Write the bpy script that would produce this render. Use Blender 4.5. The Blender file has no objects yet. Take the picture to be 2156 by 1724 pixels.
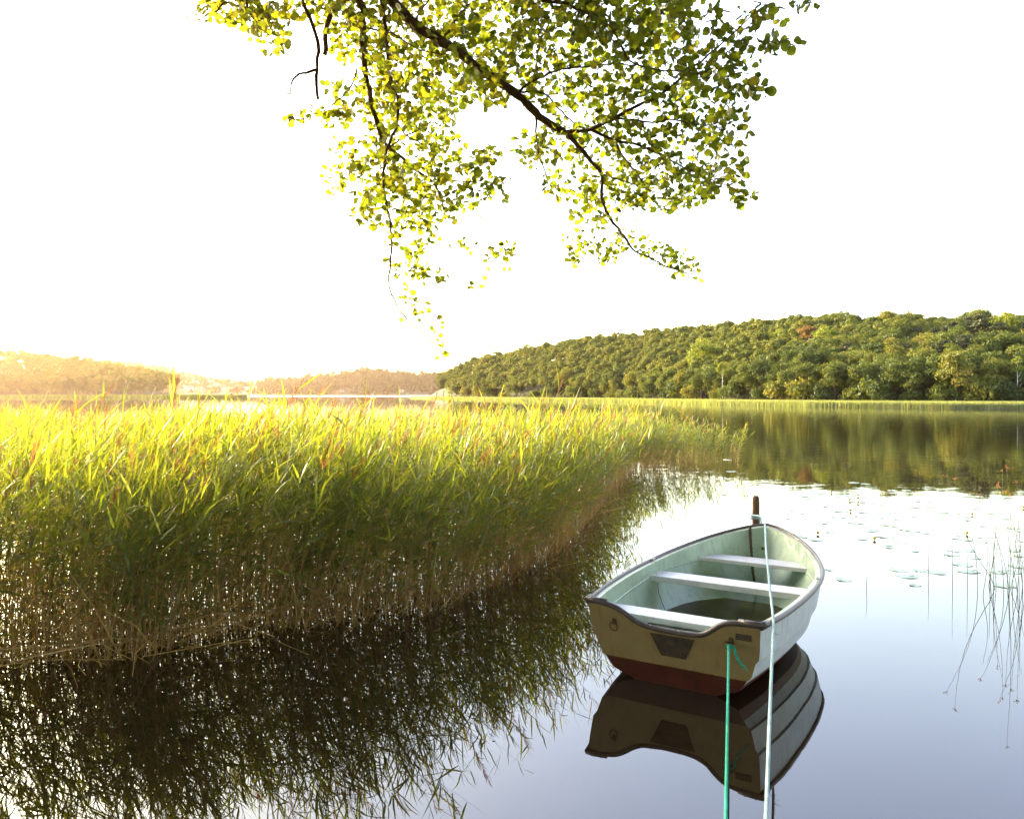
import bpy, math, random
import numpy as np
from mathutils import Vector, Matrix

random.seed(11)
rng = np.random.default_rng(11)
sc = bpy.context.scene
COL = sc.collection
R = math.radians

# ---------------------------------------------------------------- camera frame (2156 x 1724 working units)
FL, CX, HY, CH = 1600.0, 1078.0, 830.0, 2.0

def P(x, y, Y):
    return np.array([(x - CX) / FL * Y, Y, CH - (y - HY) / FL * Y])

def onwater(x, y):
    Y = FL * CH / (y - HY)
    return np.array([(x - CX) / FL * Y, Y, 0.0])

cam_d = bpy.data.cameras.new('camera')
cam = bpy.data.objects.new('camera', cam_d)
COL.objects.link(cam)
cam.location = (0, 0, CH)
cam.rotation_euler = (R(90), 0, 0)
cam_d.sensor_width = 36
cam_d.lens = 36 * FL / 2156
cam_d.shift_y = -(862 - HY) / 2156
cam_d.clip_start = 0.05
cam_d.clip_end = 12000
sc.camera = cam

# ---------------------------------------------------------------- light
SUN_AZ, SUN_EL = R(-50), R(12.5)
S = Vector((math.sin(SUN_AZ) * math.cos(SUN_EL), math.cos(SUN_AZ) * math.cos(SUN_EL), math.sin(SUN_EL)))
ld = bpy.data.lights.new('sun', 'SUN')
ld.energy = 2.1
ld.angle = R(0.6)
ld.color = (1.0, 0.80, 0.52)
lo = bpy.data.objects.new('sun', ld)
COL.objects.link(lo)
lo.rotation_euler = S.to_track_quat('Z', 'Y').to_euler()
w = bpy.data.worlds.new('World')
sc.world = w
w.use_nodes = True
nt = w.node_tree
bg = nt.nodes['Background']
sky = nt.nodes.new('ShaderNodeTexSky')
sky.sky_type = 'NISHITA'
sky.sun_disc = False
sky.sun_elevation = SUN_EL
sky.sun_rotation = SUN_AZ
sky.air_density = 1.3
sky.dust_density = 3.5
sky.ozone_density = 1.5
hs = nt.nodes.new('ShaderNodeHueSaturation')
hs.inputs['Saturation'].default_value = 0.85
hs.inputs['Hue'].default_value = 0.53
nt.links.new(sky.outputs[0], hs.inputs['Color'])
nt.links.new(hs.outputs[0], bg.inputs['Color'])
bg.inputs['Strength'].default_value = 0.15
sc.view_settings.view_transform = 'Standard'
sc.view_settings.look = 'None'
sc.view_settings.gamma = 1
sc.view_settings.exposure = 3.3

cy = sc.cycles
cy.use_denoising = True
cy.max_bounces = 8
cy.diffuse_bounces = 5
cy.glossy_bounces = 4
cy.transmission_bounces = 6
cy.transparent_max_bounces = 4
cy.volume_bounces = 0
cy.caustics_reflective = False
cy.caustics_refractive = False
cy.sample_clamp_indirect = 8

# ---------------------------------------------------------------- materials
def newmat(name):
    m = bpy.data.materials.new(name)
    m.use_nodes = True
    t = m.node_tree
    return m, t, t.nodes['Principled BSDF']

def N(t, typ, **kw):
    n = t.nodes.new(typ)
    for k, v in kw.items():
        if k in n.inputs:
            n.inputs[k].default_value = v
        else:
            setattr(n, k, v)
    return n

def ramp(t, fac, stops, interp='LINEAR'):
    r = t.nodes.new('ShaderNodeValToRGB')
    r.color_ramp.interpolation = interp
    e = r.color_ramp.elements
    while len(e) < len(stops):
        e.new(0.5)
    for i, (p, c) in enumerate(stops):
        e[i].position = p
        e[i].color = (*c, 1)
    t.links.new(fac, r.inputs[0])
    return r.outputs[0]

def simple(name, c, rough=0.6, var=0.2, scale=6.0, bump=0.0, bscale=40.0, metallic=0.0, spec=0.5):
    m, t, b = newmat(name)
    tc = N(t, 'ShaderNodeTexCoord')
    n = N(t, 'ShaderNodeTexNoise', Scale=scale, Detail=5.0)
    t.links.new(tc.outputs['Object'], n.inputs['Vector'])
    c2 = tuple(max(0, x * (1 - var)) for x in c)
    c3 = tuple(min(1, x * (1 + var * .6)) for x in c)
    t.links.new(ramp(t, n.outputs['Fac'], [(0.3, c2), (0.7, c3)]), b.inputs['Base Color'])
    b.inputs['Roughness'].default_value = rough
    b.inputs['Metallic'].default_value = metallic
    b.inputs['Specular IOR Level'].default_value = spec
    if bump:
        n2 = N(t, 'ShaderNodeTexNoise', Scale=bscale, Detail=4.0)
        t.links.new(tc.outputs['Object'], n2.inputs['Vector'])
        bp = N(t, 'ShaderNodeBump', Strength=bump, Distance=0.02)
        t.links.new(n2.outputs['Fac'], bp.inputs['Height'])
        t.links.new(bp.outputs[0], b.inputs['Normal'])
    return m

def leafmat(name, cols, trans, tmix=0.5, rough=0.5, objrand=False, gloss=0.06, attr='tint'):
    """cols: ramp over the per-leaf tint; trans: transmitted colour ramp"""
    m = bpy.data.materials.new(name)
    m.use_nodes = True
    t = m.node_tree
    t.nodes.clear()
    out = N(t, 'ShaderNodeOutputMaterial')
    a = N(t, 'ShaderNodeAttribute', attribute_name=attr)
    fac = a.outputs['Fac']
    if objrand:
        oi = N(t, 'ShaderNodeObjectInfo')
        mul = N(t, 'ShaderNodeMath', operation='MULTIPLY'); mul.inputs[1].default_value = 0.3
        t.links.new(fac, mul.inputs[0])
        mu2 = N(t, 'ShaderNodeMath', operation='MULTIPLY_ADD')
        mu2.inputs[1].default_value = 0.75
        t.links.new(oi.outputs['Random'], mu2.inputs[0])
        t.links.new(mul.outputs[0], mu2.inputs[2])
        fac = mu2.outputs[0]
    c1 = ramp(t, fac, cols)
    c2 = ramp(t, fac, trans)
    d = N(t, 'ShaderNodeBsdfDiffuse'); t.links.new(c1, d.inputs[0])
    tr = N(t, 'ShaderNodeBsdfTranslucent'); t.links.new(c2, tr.inputs[0])
    mx = N(t, 'ShaderNodeMixShader'); mx.inputs[0].default_value = tmix
    t.links.new(d.outputs[0], mx.inputs[1]); t.links.new(tr.outputs[0], mx.inputs[2])
    g = N(t, 'ShaderNodeBsdfGlossy', Roughness=rough)
    mx2 = N(t, 'ShaderNodeMixShader'); mx2.inputs[0].default_value = gloss
    t.links.new(mx.outputs[0], mx2.inputs[1]); t.links.new(g.outputs[0], mx2.inputs[2])
    t.links.new(mx2.outputs[0], out.inputs[0])
    return m

M = {}
M['reed_leaf'] = leafmat('reed_leaf', [(0, (.08, .13, .035)), (.5, (.14, .18, .04)), (.85, (.22, .21, .06)), (1, (.34, .23, .11))],
                         [(0, (.18, .26, .018)), (.6, (.32, .32, .016)), (.88, (.36, .28, .03)), (1, (.34, .2, .06))], 0.55, 0.4, gloss=0.035)
M['reed_stem'] = leafmat('reed_stem', [(0, (.34, .18, .05)), (.5, (.50, .30, .09)), (.75, (.14, .17, .04)), (1, (.12, .17, .03))],
                         [(0, (.3, .17, .06)), (1, (.25, .3, .03))], 0.15, 0.5)
M['plume'] = leafmat('plume', [(0, (.14, .055, .025)), (1, (.26, .14, .07))], [(0, (.24, .075, .02)), (1, (.42, .20, .08))], 0.45, 0.6, gloss=.02)
M['alder_leaf'] = leafmat('alder_leaf', [(0, (.035, .065, .012)), (.5, (.055, .09, .015)), (1, (.11, .12, .02))],
                          [(0, (.12, .18, .008)), (.5, (.24, .28, .012)), (1, (.40, .33, .02))], 0.54, 0.35, gloss=0.05)
M['bark'] = simple('bark', (.15, .09, .055), .85, .5, 14, .6, 60)
M['twig'] = simple('twig', (.18, .10, .055), .8, .3, 10)
M['cone'] = simple('cone', (.06, .045, .02), .8)
M['green_tree'] = leafmat('green_tree', [(0, (.026, .044, .011)), (.3, (.047, .072, .013)), (.6, (.084, .110, .017)), (.85, (.125, .138, .02)), (1, (.17, .142, .03))],
                          [(0, (.06, .08, .01)), (.6, (.17, .18, .015)), (1, (.34, .26, .025))], 0.33, 0.6, objrand=True, gloss=.02)
M['yellow_tree'] = leafmat('yellow_tree', [(0, (.09, .13, .012)), (1, (.17, .18, .02))], [(0, (.2, .26, .01)), (1, (.32, .32, .02))], 0.35, gloss=.02)
M['pine_tree'] = leafmat('pine_tree', [(0, (.022, .036, .012)), (1, (.065, .07, .03))], [(0, (.04, .06, .01)), (1, (.1, .09, .03))], 0.15, objrand=True, gloss=.02)
M['russet_tree'] = leafmat('russet_tree', [(0, (.13, .07, .02)), (1, (.2, .12, .03))], [(0, (.2, .1, .02)), (1, (.3, .18, .03))], 0.3, gloss=.02)
M['shading_tree'] = leafmat('shading_tree', [(0, (.012, .014, .007)), (1, (.035, .03, .012))], [(0, (.01, .012, .004)), (1, (.03, .025, .008))], 0.1, gloss=.0)  # dark foliage for the added trees that block light behind the viewer
M['far_tree'] = leafmat('far_tree', [(0, (.012, .026, .016)), (1, (.035, .05, .03))], [(0, (.02, .03, .015)), (1, (.05, .06, .03))], 0.15, gloss=.0)
M['shore_reed'] = leafmat('shore_reed', [(0, (.16, .18, .06)), (1, (.27, .25, .10))], [(0, (.25, .32, .04)), (1, (.42, .40, .1))], 0.4, gloss=.03)
M['spit_reed'] = leafmat('spit_reed', [(0, (.05, .07, .025)), (1, (.11, .12, .045))], [(0, (.08, .12, .02)), (1, (.15, .16, .04))], 0.3, gloss=.0)
M['trunk'] = simple('trunk', (.09, .065, .045), .9, .3, 3)
M['birch'] = simple('birch', (.62, .58, .5), .7, .3, 3)
M['pine_bark'] = simple('pine_bark', (.30, .14, .07), .8, .3, 3)
M['earth'] = simple('earth', (.05, .045, .02), .95, .4, .2)
M['meadow'] = simple('meadow', (.05, .055, .02), .95, .3, .05)
M['bank'] = simple('bank', (.05, .036, .022), .95, .4, 3, .5, 20)

# water
m, t, b = newmat('lake_water')
M['water'] = m
geo = N(t, 'ShaderNodeNewGeometry')
sep = N(t, 'ShaderNodeSeparateXYZ'); t.links.new(geo.outputs['Position'], sep.inputs[0])
b.inputs['Base Color'].default_value = (.016, .0095, .0045, 1)
b.inputs['IOR'].default_value = 1.75
b.inputs['Specular IOR Level'].default_value = 0.5
def maprange(src, a, bb, c, d):
    mr = N(t, 'ShaderNodeMapRange')
    mr.inputs['From Min'].default_value = a; mr.inputs['From Max'].default_value = bb
    mr.inputs['To Min'].default_value = c; mr.inputs['To Max'].default_value = d
    t.links.new(src, mr.inputs['Value'])
    return mr.outputs[0]
def math2(op, a, bb):
    n = N(t, 'ShaderNodeMath', operation=op)
    for i, s in enumerate((a, bb)):
        if isinstance(s, (int, float)):
            n.inputs[i].default_value = s
        else:
            t.links.new(s, n.inputs[i])
    return n.outputs[0]
Yc = sep.outputs['Y']
# wind-ruffled band far out, calm lee near the shore
ruf = maprange(Yc, 520, 640, 0, 1)
rough = math2('ADD', maprange(Yc, 12, 70, 0.0, 0.008), math2('MULTIPLY', ruf, 0.2))
t.links.new(rough, b.inputs['Roughness'])
mp = N(t, 'ShaderNodeMapping'); mp.inputs['Scale'].default_value = (0.55, 1.0, 1.0)
t.links.new(geo.outputs['Position'], mp.inputs[0])
n1 = N(t, 'ShaderNodeTexNoise', Scale=1.6, Detail=3.0); t.links.new(mp.outputs[0], n1.inputs['Vector'])
n2 = N(t, 'ShaderNodeTexNoise', Scale=0.5, Detail=2.0); t.links.new(mp.outputs[0], n2.inputs['Vector'])
n3 = N(t, 'ShaderNodeTexNoise', Scale=3.2, Detail=2.0); t.links.new(geo.outputs['Position'], n3.inputs['Vector'])
ampl = math2('MULTIPLY', maprange(Yc, 9, 40, 0.0, 1.0), maprange(Yc, 70, 260, 1.0, .12))
h = math2('MULTIPLY', math2('MULTIPLY', n1.outputs['Fac'], 0.011), ampl)
h = math2('ADD', h, math2('MULTIPLY', n2.outputs['Fac'], 0.002))
h = math2('ADD', h, math2('MULTIPLY', n3.outputs['Fac'], 0.0006))
bp = N(t, 'ShaderNodeBump', Strength=1.0, Distance=1.0)
t.links.new(h, bp.inputs['Height']); t.links.new(bp.outputs[0], b.inputs['Normal'])

# ---------------------------------------------------------------- mesh helpers
def link(name, me, parent=None, loc=None):
    o = bpy.data.objects.new(name, me)
    COL.objects.link(o)
    if parent is not None:
        o.parent = parent
    if loc is not None:
        o.location = loc
    return o

def mesh_np(name, V, polys, mats, mi=None, tint=None, smooth=False):
    """V (n,3); polys list of int arrays (k, nverts); mi list of material indices per array (int or array)"""
    me = bpy.data.meshes.new(name)
    V = np.asarray(V, dtype=np.float32)
    me.vertices.add(len(V))
    me.vertices.foreach_set('co', V.ravel())
    polys = [np.asarray(p, dtype=np.int32) for p in polys]
    nl = sum(p.size for p in polys)
    npoly = sum(len(p) for p in polys)
    me.loops.add(nl)
    me.loops.foreach_set('vertex_index', np.concatenate([p.ravel() for p in polys]))
    me.polygons.add(npoly)
    tot = np.concatenate([np.full(len(p), p.shape[1], dtype=np.int32) for p in polys])
    st = np.concatenate([[0], np.cumsum(tot)[:-1]]).astype(np.int32)
    me.polygons.foreach_set('loop_start', st)
    me.polygons.foreach_set('loop_total', tot)
    if mi is not None:
        arr = np.concatenate([np.full(len(p), a, dtype=np.int32) if np.isscalar(a) else np.asarray(a, dtype=np.int32) for p, a in zip(polys, mi)])
        me.polygons.foreach_set('material_index', arr)
    if smooth:
        me.polygons.foreach_set('use_smooth', np.ones(npoly, dtype=bool))
    if tint is not None:
        at = me.attributes.new('tint', 'FLOAT', 'POINT')
        at.data.foreach_set('value', np.asarray(tint, dtype=np.float32))
    for m_ in mats:
        me.materials.append(M[m_] if isinstance(m_, str) else m_)
    me.update(calc_edges=True)
    me.validate()
    return me

class MB:
    """small mesh builder"""
    def __init__(s):
        s.v = []; s.f = []; s.m = []; s.sm = []
    def add(s, V, F, mat=0, smooth=False):
        o = len(s.v)
        s.v += [tuple(map(float, p)) for p in V]
        for f in F:
            s.f.append([i + o for i in f]); s.m.append(mat); s.sm.append(smooth)
    def box(s, c, d, rot=None, mat=0, bev=0.0):
        x, y, z = (k / 2 for k in d)
        pts = [Vector((a * x, b_ * y, c_ * z)) for a in (-1, 1) for b_ in (-1, 1) for c_ in (-1, 1)]
        if rot is not None:
            pts = [rot @ p for p in pts]
        pts = [p + Vector(c) for p in pts]
        s.add(pts, [(0, 1, 3, 2), (4, 6, 7, 5), (0, 4, 5, 1), (2, 3, 7, 6), (0, 2, 6, 4), (1, 5, 7, 3)], mat)
    def tube(s, pts, rad, n=8, mat=0, closed=False, cap=True, flat=1.0, up=None):
        pts = [Vector(p) for p in pts]
        L = len(pts)
        if not hasattr(rad, '__len__'):
            rad = [rad] * L
        tang = []
        for i in range(L):
            if closed:
                tt = pts[(i + 1) % L] - pts[i - 1]
            else:
                tt = pts[min(i + 1, L - 1)] - pts[max(i - 1, 0)]
            tang.append(tt.normalized())
        u = Vector(up) if up is not None else Vector((0, 0, 1))
        if abs(tang[0].dot(u)) > .95:
            u = Vector((1, 0, 0))
        nrm = (u - tang[0] * u.dot(tang[0])).normalized()
        V = []
        for i in range(L):
            nrm = (nrm - tang[i] * nrm.dot(tang[i])).normalized()
            bi = tang[i].cross(nrm)
            for k in range(n):
                a = 2 * math.pi * k / n
                V.append(pts[i] + nrm * math.cos(a) * rad[i] * flat + bi * math.sin(a) * rad[i])
        F = []
        for i in range(L if closed else L - 1):
            j = (i + 1) % L
            for k in range(n):
                F.append((i * n + k, i * n + (k + 1) % n, j * n + (k + 1) % n, j * n + k))
        if cap and not closed:
            F.append(tuple(range(n - 1, -1, -1)))
            F.append(tuple((L - 1) * n + k for k in range(n)))
        s.add(V, F, mat, True)
    def ring(s, c, r, t_, ax=(0, 0, 1), n=16, mat=0):
        ax = Vector(ax).normalized()
        a = ax.orthogonal().normalized(); b_ = ax.cross(a)
        s.tube([Vector(c) + a * r * math.cos(2 * math.pi * i / n) + b_ * r * math.sin(2 * math.pi * i / n) for i in range(n)], t_, 6, mat, closed=True, up=ax)
    def sphere(s, c, r, n=8, mat=0, sc_=(1, 1, 1)):
        V = []; F = []
        for i in range(n + 1):
            th = math.pi * i / n
            for k in range(n):
                ph = 2 * math.pi * k / n
                V.append((c[0] + r * sc_[0] * math.sin(th) * math.cos(ph), c[1] + r * sc_[1] * math.sin(th) * math.sin(ph), c[2] + r * sc_[2] * math.cos(th)))
        for i in range(n):
            for k in range(n):
                F.append((i * n + k, (i + 1) * n + k, (i + 1) * n + (k + 1) % n, i * n + (k + 1) % n))
        s.add(V, F, mat, True)
    def build(s, name, mats, parent=None, loc=None, bevel=0.0):
        me = bpy.data.meshes.new(name)
        me.from_pydata(s.v, [], s.f)
        for m_ in (mats if isinstance(mats, (list, tuple)) else [mats]):
            me.materials.append(M[m_] if isinstance(m_, str) else m_)
        me.polygons.foreach_set('material_index', s.m)
        me.polygons.foreach_set('use_smooth', s.sm)
        me.update(); me.validate()
        o = link(name, me, parent, loc)
        if bevel:
            md = o.modifiers.new('bevel', 'BEVEL'); md.width = bevel; md.segments = 2; md.limit_method = 'ANGLE'
        return o

def tag(o, label=None, cat=None, group=None, kind=None):
    if label: o['label'] = label
    if cat: o['category'] = cat
    if group: o['group'] = group
    if kind: o['kind'] = kind
    return o

def empty(name, loc=(0, 0, 0), rz=0):
    o = bpy.data.objects.new(name, None)
    COL.objects.link(o)
    o.location = loc; o.rotation_euler = (0, 0, rz)
    o.empty_display_size = .2
    return o

def unit(v):
    return v / (np.linalg.norm(v, axis=-1, keepdims=True) + 1e-9)

# ================================================================= SETTING: water, haze
me = mesh_np('water', [(-3300, -40, 0), (3300, -40, 0), (3300, 3400, 0), (-3300, 3400, 0)], [[(0, 1, 2, 3)]], ['water'])
tag(link('lake_water', me), 'calm dark lake mirroring the sky and wooded hill', 'water', kind='structure')

hz = MB(); hz.box((0, 1680, 48), (6700, 3560, 100))
mh = bpy.data.materials.new('haze_air'); mh.use_nodes = True
th = mh.node_tree; th.nodes.clear()
ho = N(th, 'ShaderNodeOutputMaterial')
pv = N(th, 'ShaderNodeVolumePrincipled')
pv.inputs['Color'].default_value = (1.0, .70, .52, 1)
pv.inputs['Density'].default_value = 0.00007
pv.inputs['Anisotropy'].default_value = 0.74
th.links.new(pv.outputs[0], ho.inputs['Volume'])
HAZE = True
if HAZE:
    tag(hz.build('haze', mh), 'warm evening haze over the lake', 'haze', kind='stuff')

# ================================================================= tree crowns
def crown_mesh(name, mat, blobs, cards, rad, zc, size, seed, br=(.8, 1.15), style='round', flat=.8):
    g = np.random.default_rng(seed)
    rx, ry, rz = rad
    d = unit(g.normal(size=(blobs, 3)))
    d[:, 2] = np.where(d[:, 2] < -.35, -d[:, 2], d[:, 2])
    d = unit(d)
    rr = g.uniform(.55, 1.0, (blobs, 1))
    C = d * rr * np.array([rx, ry, rz])
    if style == 'pine':
        lev = g.integers(0, 6, blobs)
        C[:, 2] = (lev / 5 * 2 - 1) * rz + g.normal(0, .12, blobs)
        a = g.uniform(0, 6.28, blobs); q = g.uniform(.2, 1, blobs) * (1.05 - .13 * lev)
        C[:, 0] = np.cos(a) * q * rx; C[:, 1] = np.sin(a) * q * ry
    if style == 'spruce':
        hh = g.uniform(0, 1, blobs)
        C[:, 2] = (hh * 2 - 1) * rz
        a = g.uniform(0, 6.28, blobs); q = (1 - hh) * g.uniform(.6, 1, blobs) + .03
        C[:, 0] = np.cos(a) * q * rx; C[:, 1] = np.sin(a) * q * ry
    br_ = g.uniform(*br, blobs) * rx * .42
    fl = flat if style == 'round' else .38
    dd = unit(g.normal(size=(blobs, cards, 3)))
    dd[..., 2] = np.abs(dd[..., 2]) * np.where(g.random((blobs, cards)) < .8, 1, -1)
    pos = C[:, None, :] + dd * (br_[:, None, None] * g.uniform(.6, 1.3, (blobs, cards, 1))) * np.array([1, 1, fl])
    nr = unit(dd + g.normal(0, .65, dd.shape))
    pos = pos.reshape(-1, 3); nr = nr.reshape(-1, 3)
    n = len(pos)
    u = unit(np.cross(nr, g.normal(size=(n, 3))))
    v = np.cross(nr, u)
    s = size * g.uniform(.6, 1.3, (n, 1))
    V = np.stack([pos - u * s, pos - v * s * .6 , pos + u * s, pos + v * s * .6], 1).reshape(-1, 3)
    V[:, 2] += zc
    F = np.arange(n * 4).reshape(n, 4)
    tint = np.repeat(np.clip(np.repeat(g.normal(.5, .22, blobs), cards) + g.normal(0, .12, n), 0, 1), 4)
    return mesh_np(name, V, [F], [mat], tint=tint)

def trunk_mesh(name, mat, h, r, seed, limbs=5, spread=1.3):
    g = random.Random(seed)
    b_ = MB()
    pts = [(g.uniform(-.1, .1) * i * .3, g.uniform(-.1, .1) * i * .3, h * i / 5) for i in range(6)]
    b_.tube(pts, [r * (1.25 - .16 * i) if i == 0 else r * (1 - .15 * i) for i in range(6)], 7)
    for k in range(limbs):
        a = g.uniform(0, 6.28); z0 = h * g.uniform(.35, .8)
        p0 = Vector((0, 0, z0)); dr = Vector((math.cos(a) * spread, math.sin(a) * spread, g.uniform(.5, 1.3)))
        b_.tube([p0, p0 + dr * .5, p0 + dr + Vector((0, 0, .3))], [r * .4, r * .28, r * .12], 5)
    me = bpy.data.meshes.new(name)
    me.from_pydata(b_.v, [], b_.f)
    me.materials.append(M[mat]); me.polygons.foreach_set('use_smooth', b_.sm); me.update()
    return me

# kinds for the right hill (about 8 m tall trees)
KINDS = {}
KINDS['round'] = [(crown_mesh('crown', 'green_tree', 34, 115, (2.3, 2.3, 3.4), 4.6, .17, 100 + i), trunk_mesh('trunk', 'trunk', 5.5, .17, i)) for i in range(5)]
KINDS['tall'] = [(crown_mesh('crown', 'green_tree', 30, 115, (1.6, 1.6, 3.7), 4.7, .16, 120 + i, br=(.9, 1.3)), trunk_mesh('trunk', 'trunk', 6, .15, i + 9, spread=.8)) for i in range(3)]
KINDS['pine'] = [(crown_mesh('crown', 'pine_tree', 34, 55, (1.9, 1.9, 2.0), 6.3, .20, 140 + i, style='pine'), trunk_mesh('trunk', 'pine_bark', 8, .16, i + 19, spread=1.2)) for i in range(3)]
KINDS['yellow'] = [(crown_mesh('crown', 'yellow_tree', 40, 70, (2.6, 2.6, 3.3), 5.3, .2, 160), trunk_mesh('trunk', 'trunk', 6, .18, 31))]
KINDS['birch'] = [(crown_mesh('crown', 'yellow_tree', 18, 40, (1.0, 1.0, 1.9), 6.6, .16, 170, br=(.8, 1.2)), trunk_mesh('trunk', 'birch', 8.0, .085, 35, limbs=4, spread=.6))]
KINDS['russet'] = [(crown_mesh('crown', 'russet_tree', 24, 55, (1.8, 1.8, 1.6), 6.0, .2, 180), trunk_mesh('trunk', 'trunk', 6, .16, 36))]
KINDS['bush'] = [(crown_mesh('crown', 'green_tree', 22, 60, (1.7, 1.7, 1.2), 1.1, .17, 190 + i), trunk_mesh('trunk', 'trunk', 1.2, .07, 40 + i, spread=.6)) for i in range(2)]

LABELS = {
 'round': ('broadleaf_tree', 'dense green broadleaf tree rising among the others on the wooded hillside', 'green broadleaf trees on the hillside'),
 'tall': ('broadleaf_tree', 'narrow upright green broadleaf tree squeezed between rounder crowns on the hillside', 'narrow trees on the hillside'),
 'pine': ('pine_tree', 'grey-green pine with flat layered boughs standing in the hillside wood', 'pines on the hillside'),
 'bush': ('shore_bush', 'low rounded green bush at the foot of the hillside trees', 'bushes along the far shore'),
}
def place_tree(kind, x, y, z, s, rz, label=None, name=None, cat='tree', sz=1.0, group=None):
    v = random.choice(KINDS[kind])
    nm, lb, gp = LABELS.get(kind, ('broadleaf_tree', '', None))
    r = empty(name or nm, (x, y, z), rz)
    r.scale = (s, s, s * sz)
    tag(r, label or lb, 'bush' if kind == 'bush' else cat, group or (None if label else gp))
    link('crown', v[0], r); link('trunk', v[1], r)
    return r

def merged_trees(name, pts, mat, rad, zc, cards, size, seed, styles=None):
    g = np.random.default_rng(seed)
    Vs, Ts = [], []
    for (x, y, z, s) in pts:
        nb = 14
        d = unit(g.normal(size=(nb, 3))); d[:, 2] = np.abs(d[:, 2]) * .95 - .1
        spr = styles is not None and g.random() < styles
        C = d * g.uniform(.55, 1, (nb, 1)) * np.array(rad)
        if spr:
            hh = g.uniform(0, 1, nb); a = g.uniform(0, 6.28, nb); q = (1 - hh) * .8 + .05
            C = np.stack([np.cos(a) * q * rad[0] * .8, np.sin(a) * q * rad[1] * .8, (hh * 2.2 - 1) * rad[2]], 1)
        k = cards // nb
        dd = unit(g.normal(size=(nb, k, 3))); dd[..., 2] = np.abs(dd[..., 2])
        pos = (C[:, None] + dd * rad[0] * .42).reshape(-1, 3)
        nr = unit(dd.reshape(-1, 3) + g.normal(0, .5, (nb * k, 3)))
        u = unit(np.cross(nr, g.normal(size=nr.shape))); v = np.cross(nr, u)
        sz = size * g.uniform(.6, 1.3, (len(pos), 1))
        V = np.stack([pos - u * sz, pos - v * sz * .65, pos + u * sz, pos + v * sz * .65], 1).reshape(-1, 3)
        V[:, 2] += zc
        V = V * s + np.array([x, y, z])
        Vs.append(V)
        tt = g.uniform(0.1, .9)
        Ts.append(np.repeat(np.clip(tt + g.normal(0, .15, len(pos)), 0, 1), 4))
    V = np.concatenate(Vs); n = len(V) // 4
    return link(name, mesh_np(name, V, [np.arange(n * 4).reshape(n, 4)], [mat], tint=np.concatenate(Ts)))

# ---------------------------------------------------------------- hills
def hillmesh(name, us, Ys, Yr, Zg, mat, z0=.25, flat=.12, back=1.6, nu=140, nv=26, zn=.4, seed=3):
    uu = np.linspace(us[0], us[-1], nu)
    A = np.interp(uu, us, Ys); B = np.interp(uu, us, Yr); Z = np.interp(uu, us, Zg)
    vv = np.linspace(-.03, back, nv)
    V = []
    for v in vv:
        for i in range(nu):
            Y = A[i] + (B[i] - A[i]) * v
            z = hz_(v, z0, Z[i], flat)
            V.append((uu[i] * Y, Y, z))
    F = [(j * nu + i, j * nu + i + 1, (j + 1) * nu + i + 1, (j + 1) * nu + i) for j in range(nv - 1) for i in range(nu - 1)]
    o = link(name, mesh_np(name, V, [F], [mat], smooth=True))
    return o
def hz_(v, z0, zr, flat):
    if v < 0:
        return -.6
    if v < flat:
        return z0
    if v <= 1:
        q = (v - flat) / (1 - flat)
        return z0 + (zr - z0) * (q * (1.25 - .25 * q))
    return max(z0, zr * (1 - (v - 1) * .8))

# right hill
rx = [860, 900, 925, 1000, 1100, 1200, 1291, 1400, 1500, 1600, 1700, 1850, 2000, 2156, 2400, 2900]
ry = [838, 838.6, 839.5, 841, 843, 844.5, 846, 849, 852, 854, 856, 858, 860, 861, 862, 863]
YR = [420, 410, 400, 372, 335, 305, 290, 270, 245, 215, 188, 170, 160, 154, 152, 150]
tp = [832, 826, 793, 757, 736, 715, 707, 694, 685, 675, 667, 662, 664, 656, 655, 655]
ru = [(x - CX) / FL for x in rx]
rYs = [FL * CH / (y - HY) for y in ry]
TH = 6.9
rZ = [max(.3, CH + (HY - y_) / FL * Y_ - TH) for y_, Y_ in zip(tp, YR)]
rflat = .16
tag(hillmesh('hillside', ru, rYs, YR, rZ, 'earth', flat=rflat), 'wooded hill rising on the right shore', 'hill', kind='structure')
tag(link('hillside_ground', None), None) if False else None

def sample_slope(us, Ys, Yr, Zg, flat, n, seed, umin, umax, vmin=.17, vmax=1.12, z0=.25, mind=2.5):
    g = np.random.default_rng(seed)
    out = []
    tries = 0
    cell = {}
    while len(out) < n and tries < n * 60:
        tries += 1
        u = g.uniform(umin, umax)
        A = np.interp(u, us, Ys); B = np.interp(u, us, Yr); Z = np.interp(u, us, Zg)
        if g.random() > A / 330 and A < 330 * g.random():
            pass
        v = g.uniform(vmin, vmax)
        Y = A + (B - A) * v
        X = u * Y
        md = mind * (1 + max(0, Y - 150) / 400)
        key = (int(X // 4), int(Y // 4))
        ok = True
        for i in (-1, 0, 1):
            for j in (-1, 0, 1):
                for q in cell.get((key[0] + i, key[1] + j), ()):
                    if (q[0] - X) ** 2 + (q[1] - Y) ** 2 < md * md:
                        ok = False
        if not ok:
            continue
        cell.setdefault(key, []).append((X, Y))
        out.append((X, Y, hz_(v, z0, Z, flat), v, u))
    return out

slope = sample_slope(ru, rYs, YR, rZ, rflat, 2000, 5, ru[2] + .002, .86)
# front row along the shore
g = np.random.default_rng(8)
front = []
u = ru[2] + .004
while u < .8:
    A = np.interp(u, ru, rYs); B = np.interp(u, ru, YR)
    v = .15 + g.uniform(-.02, .03)
    Y = A + (B - A) * v
    front.append((u * Y, Y, .25, v, u))
    u += g.uniform(1.9, 3.2) / Y
    u = u + .0 
allp = front + slope
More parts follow.
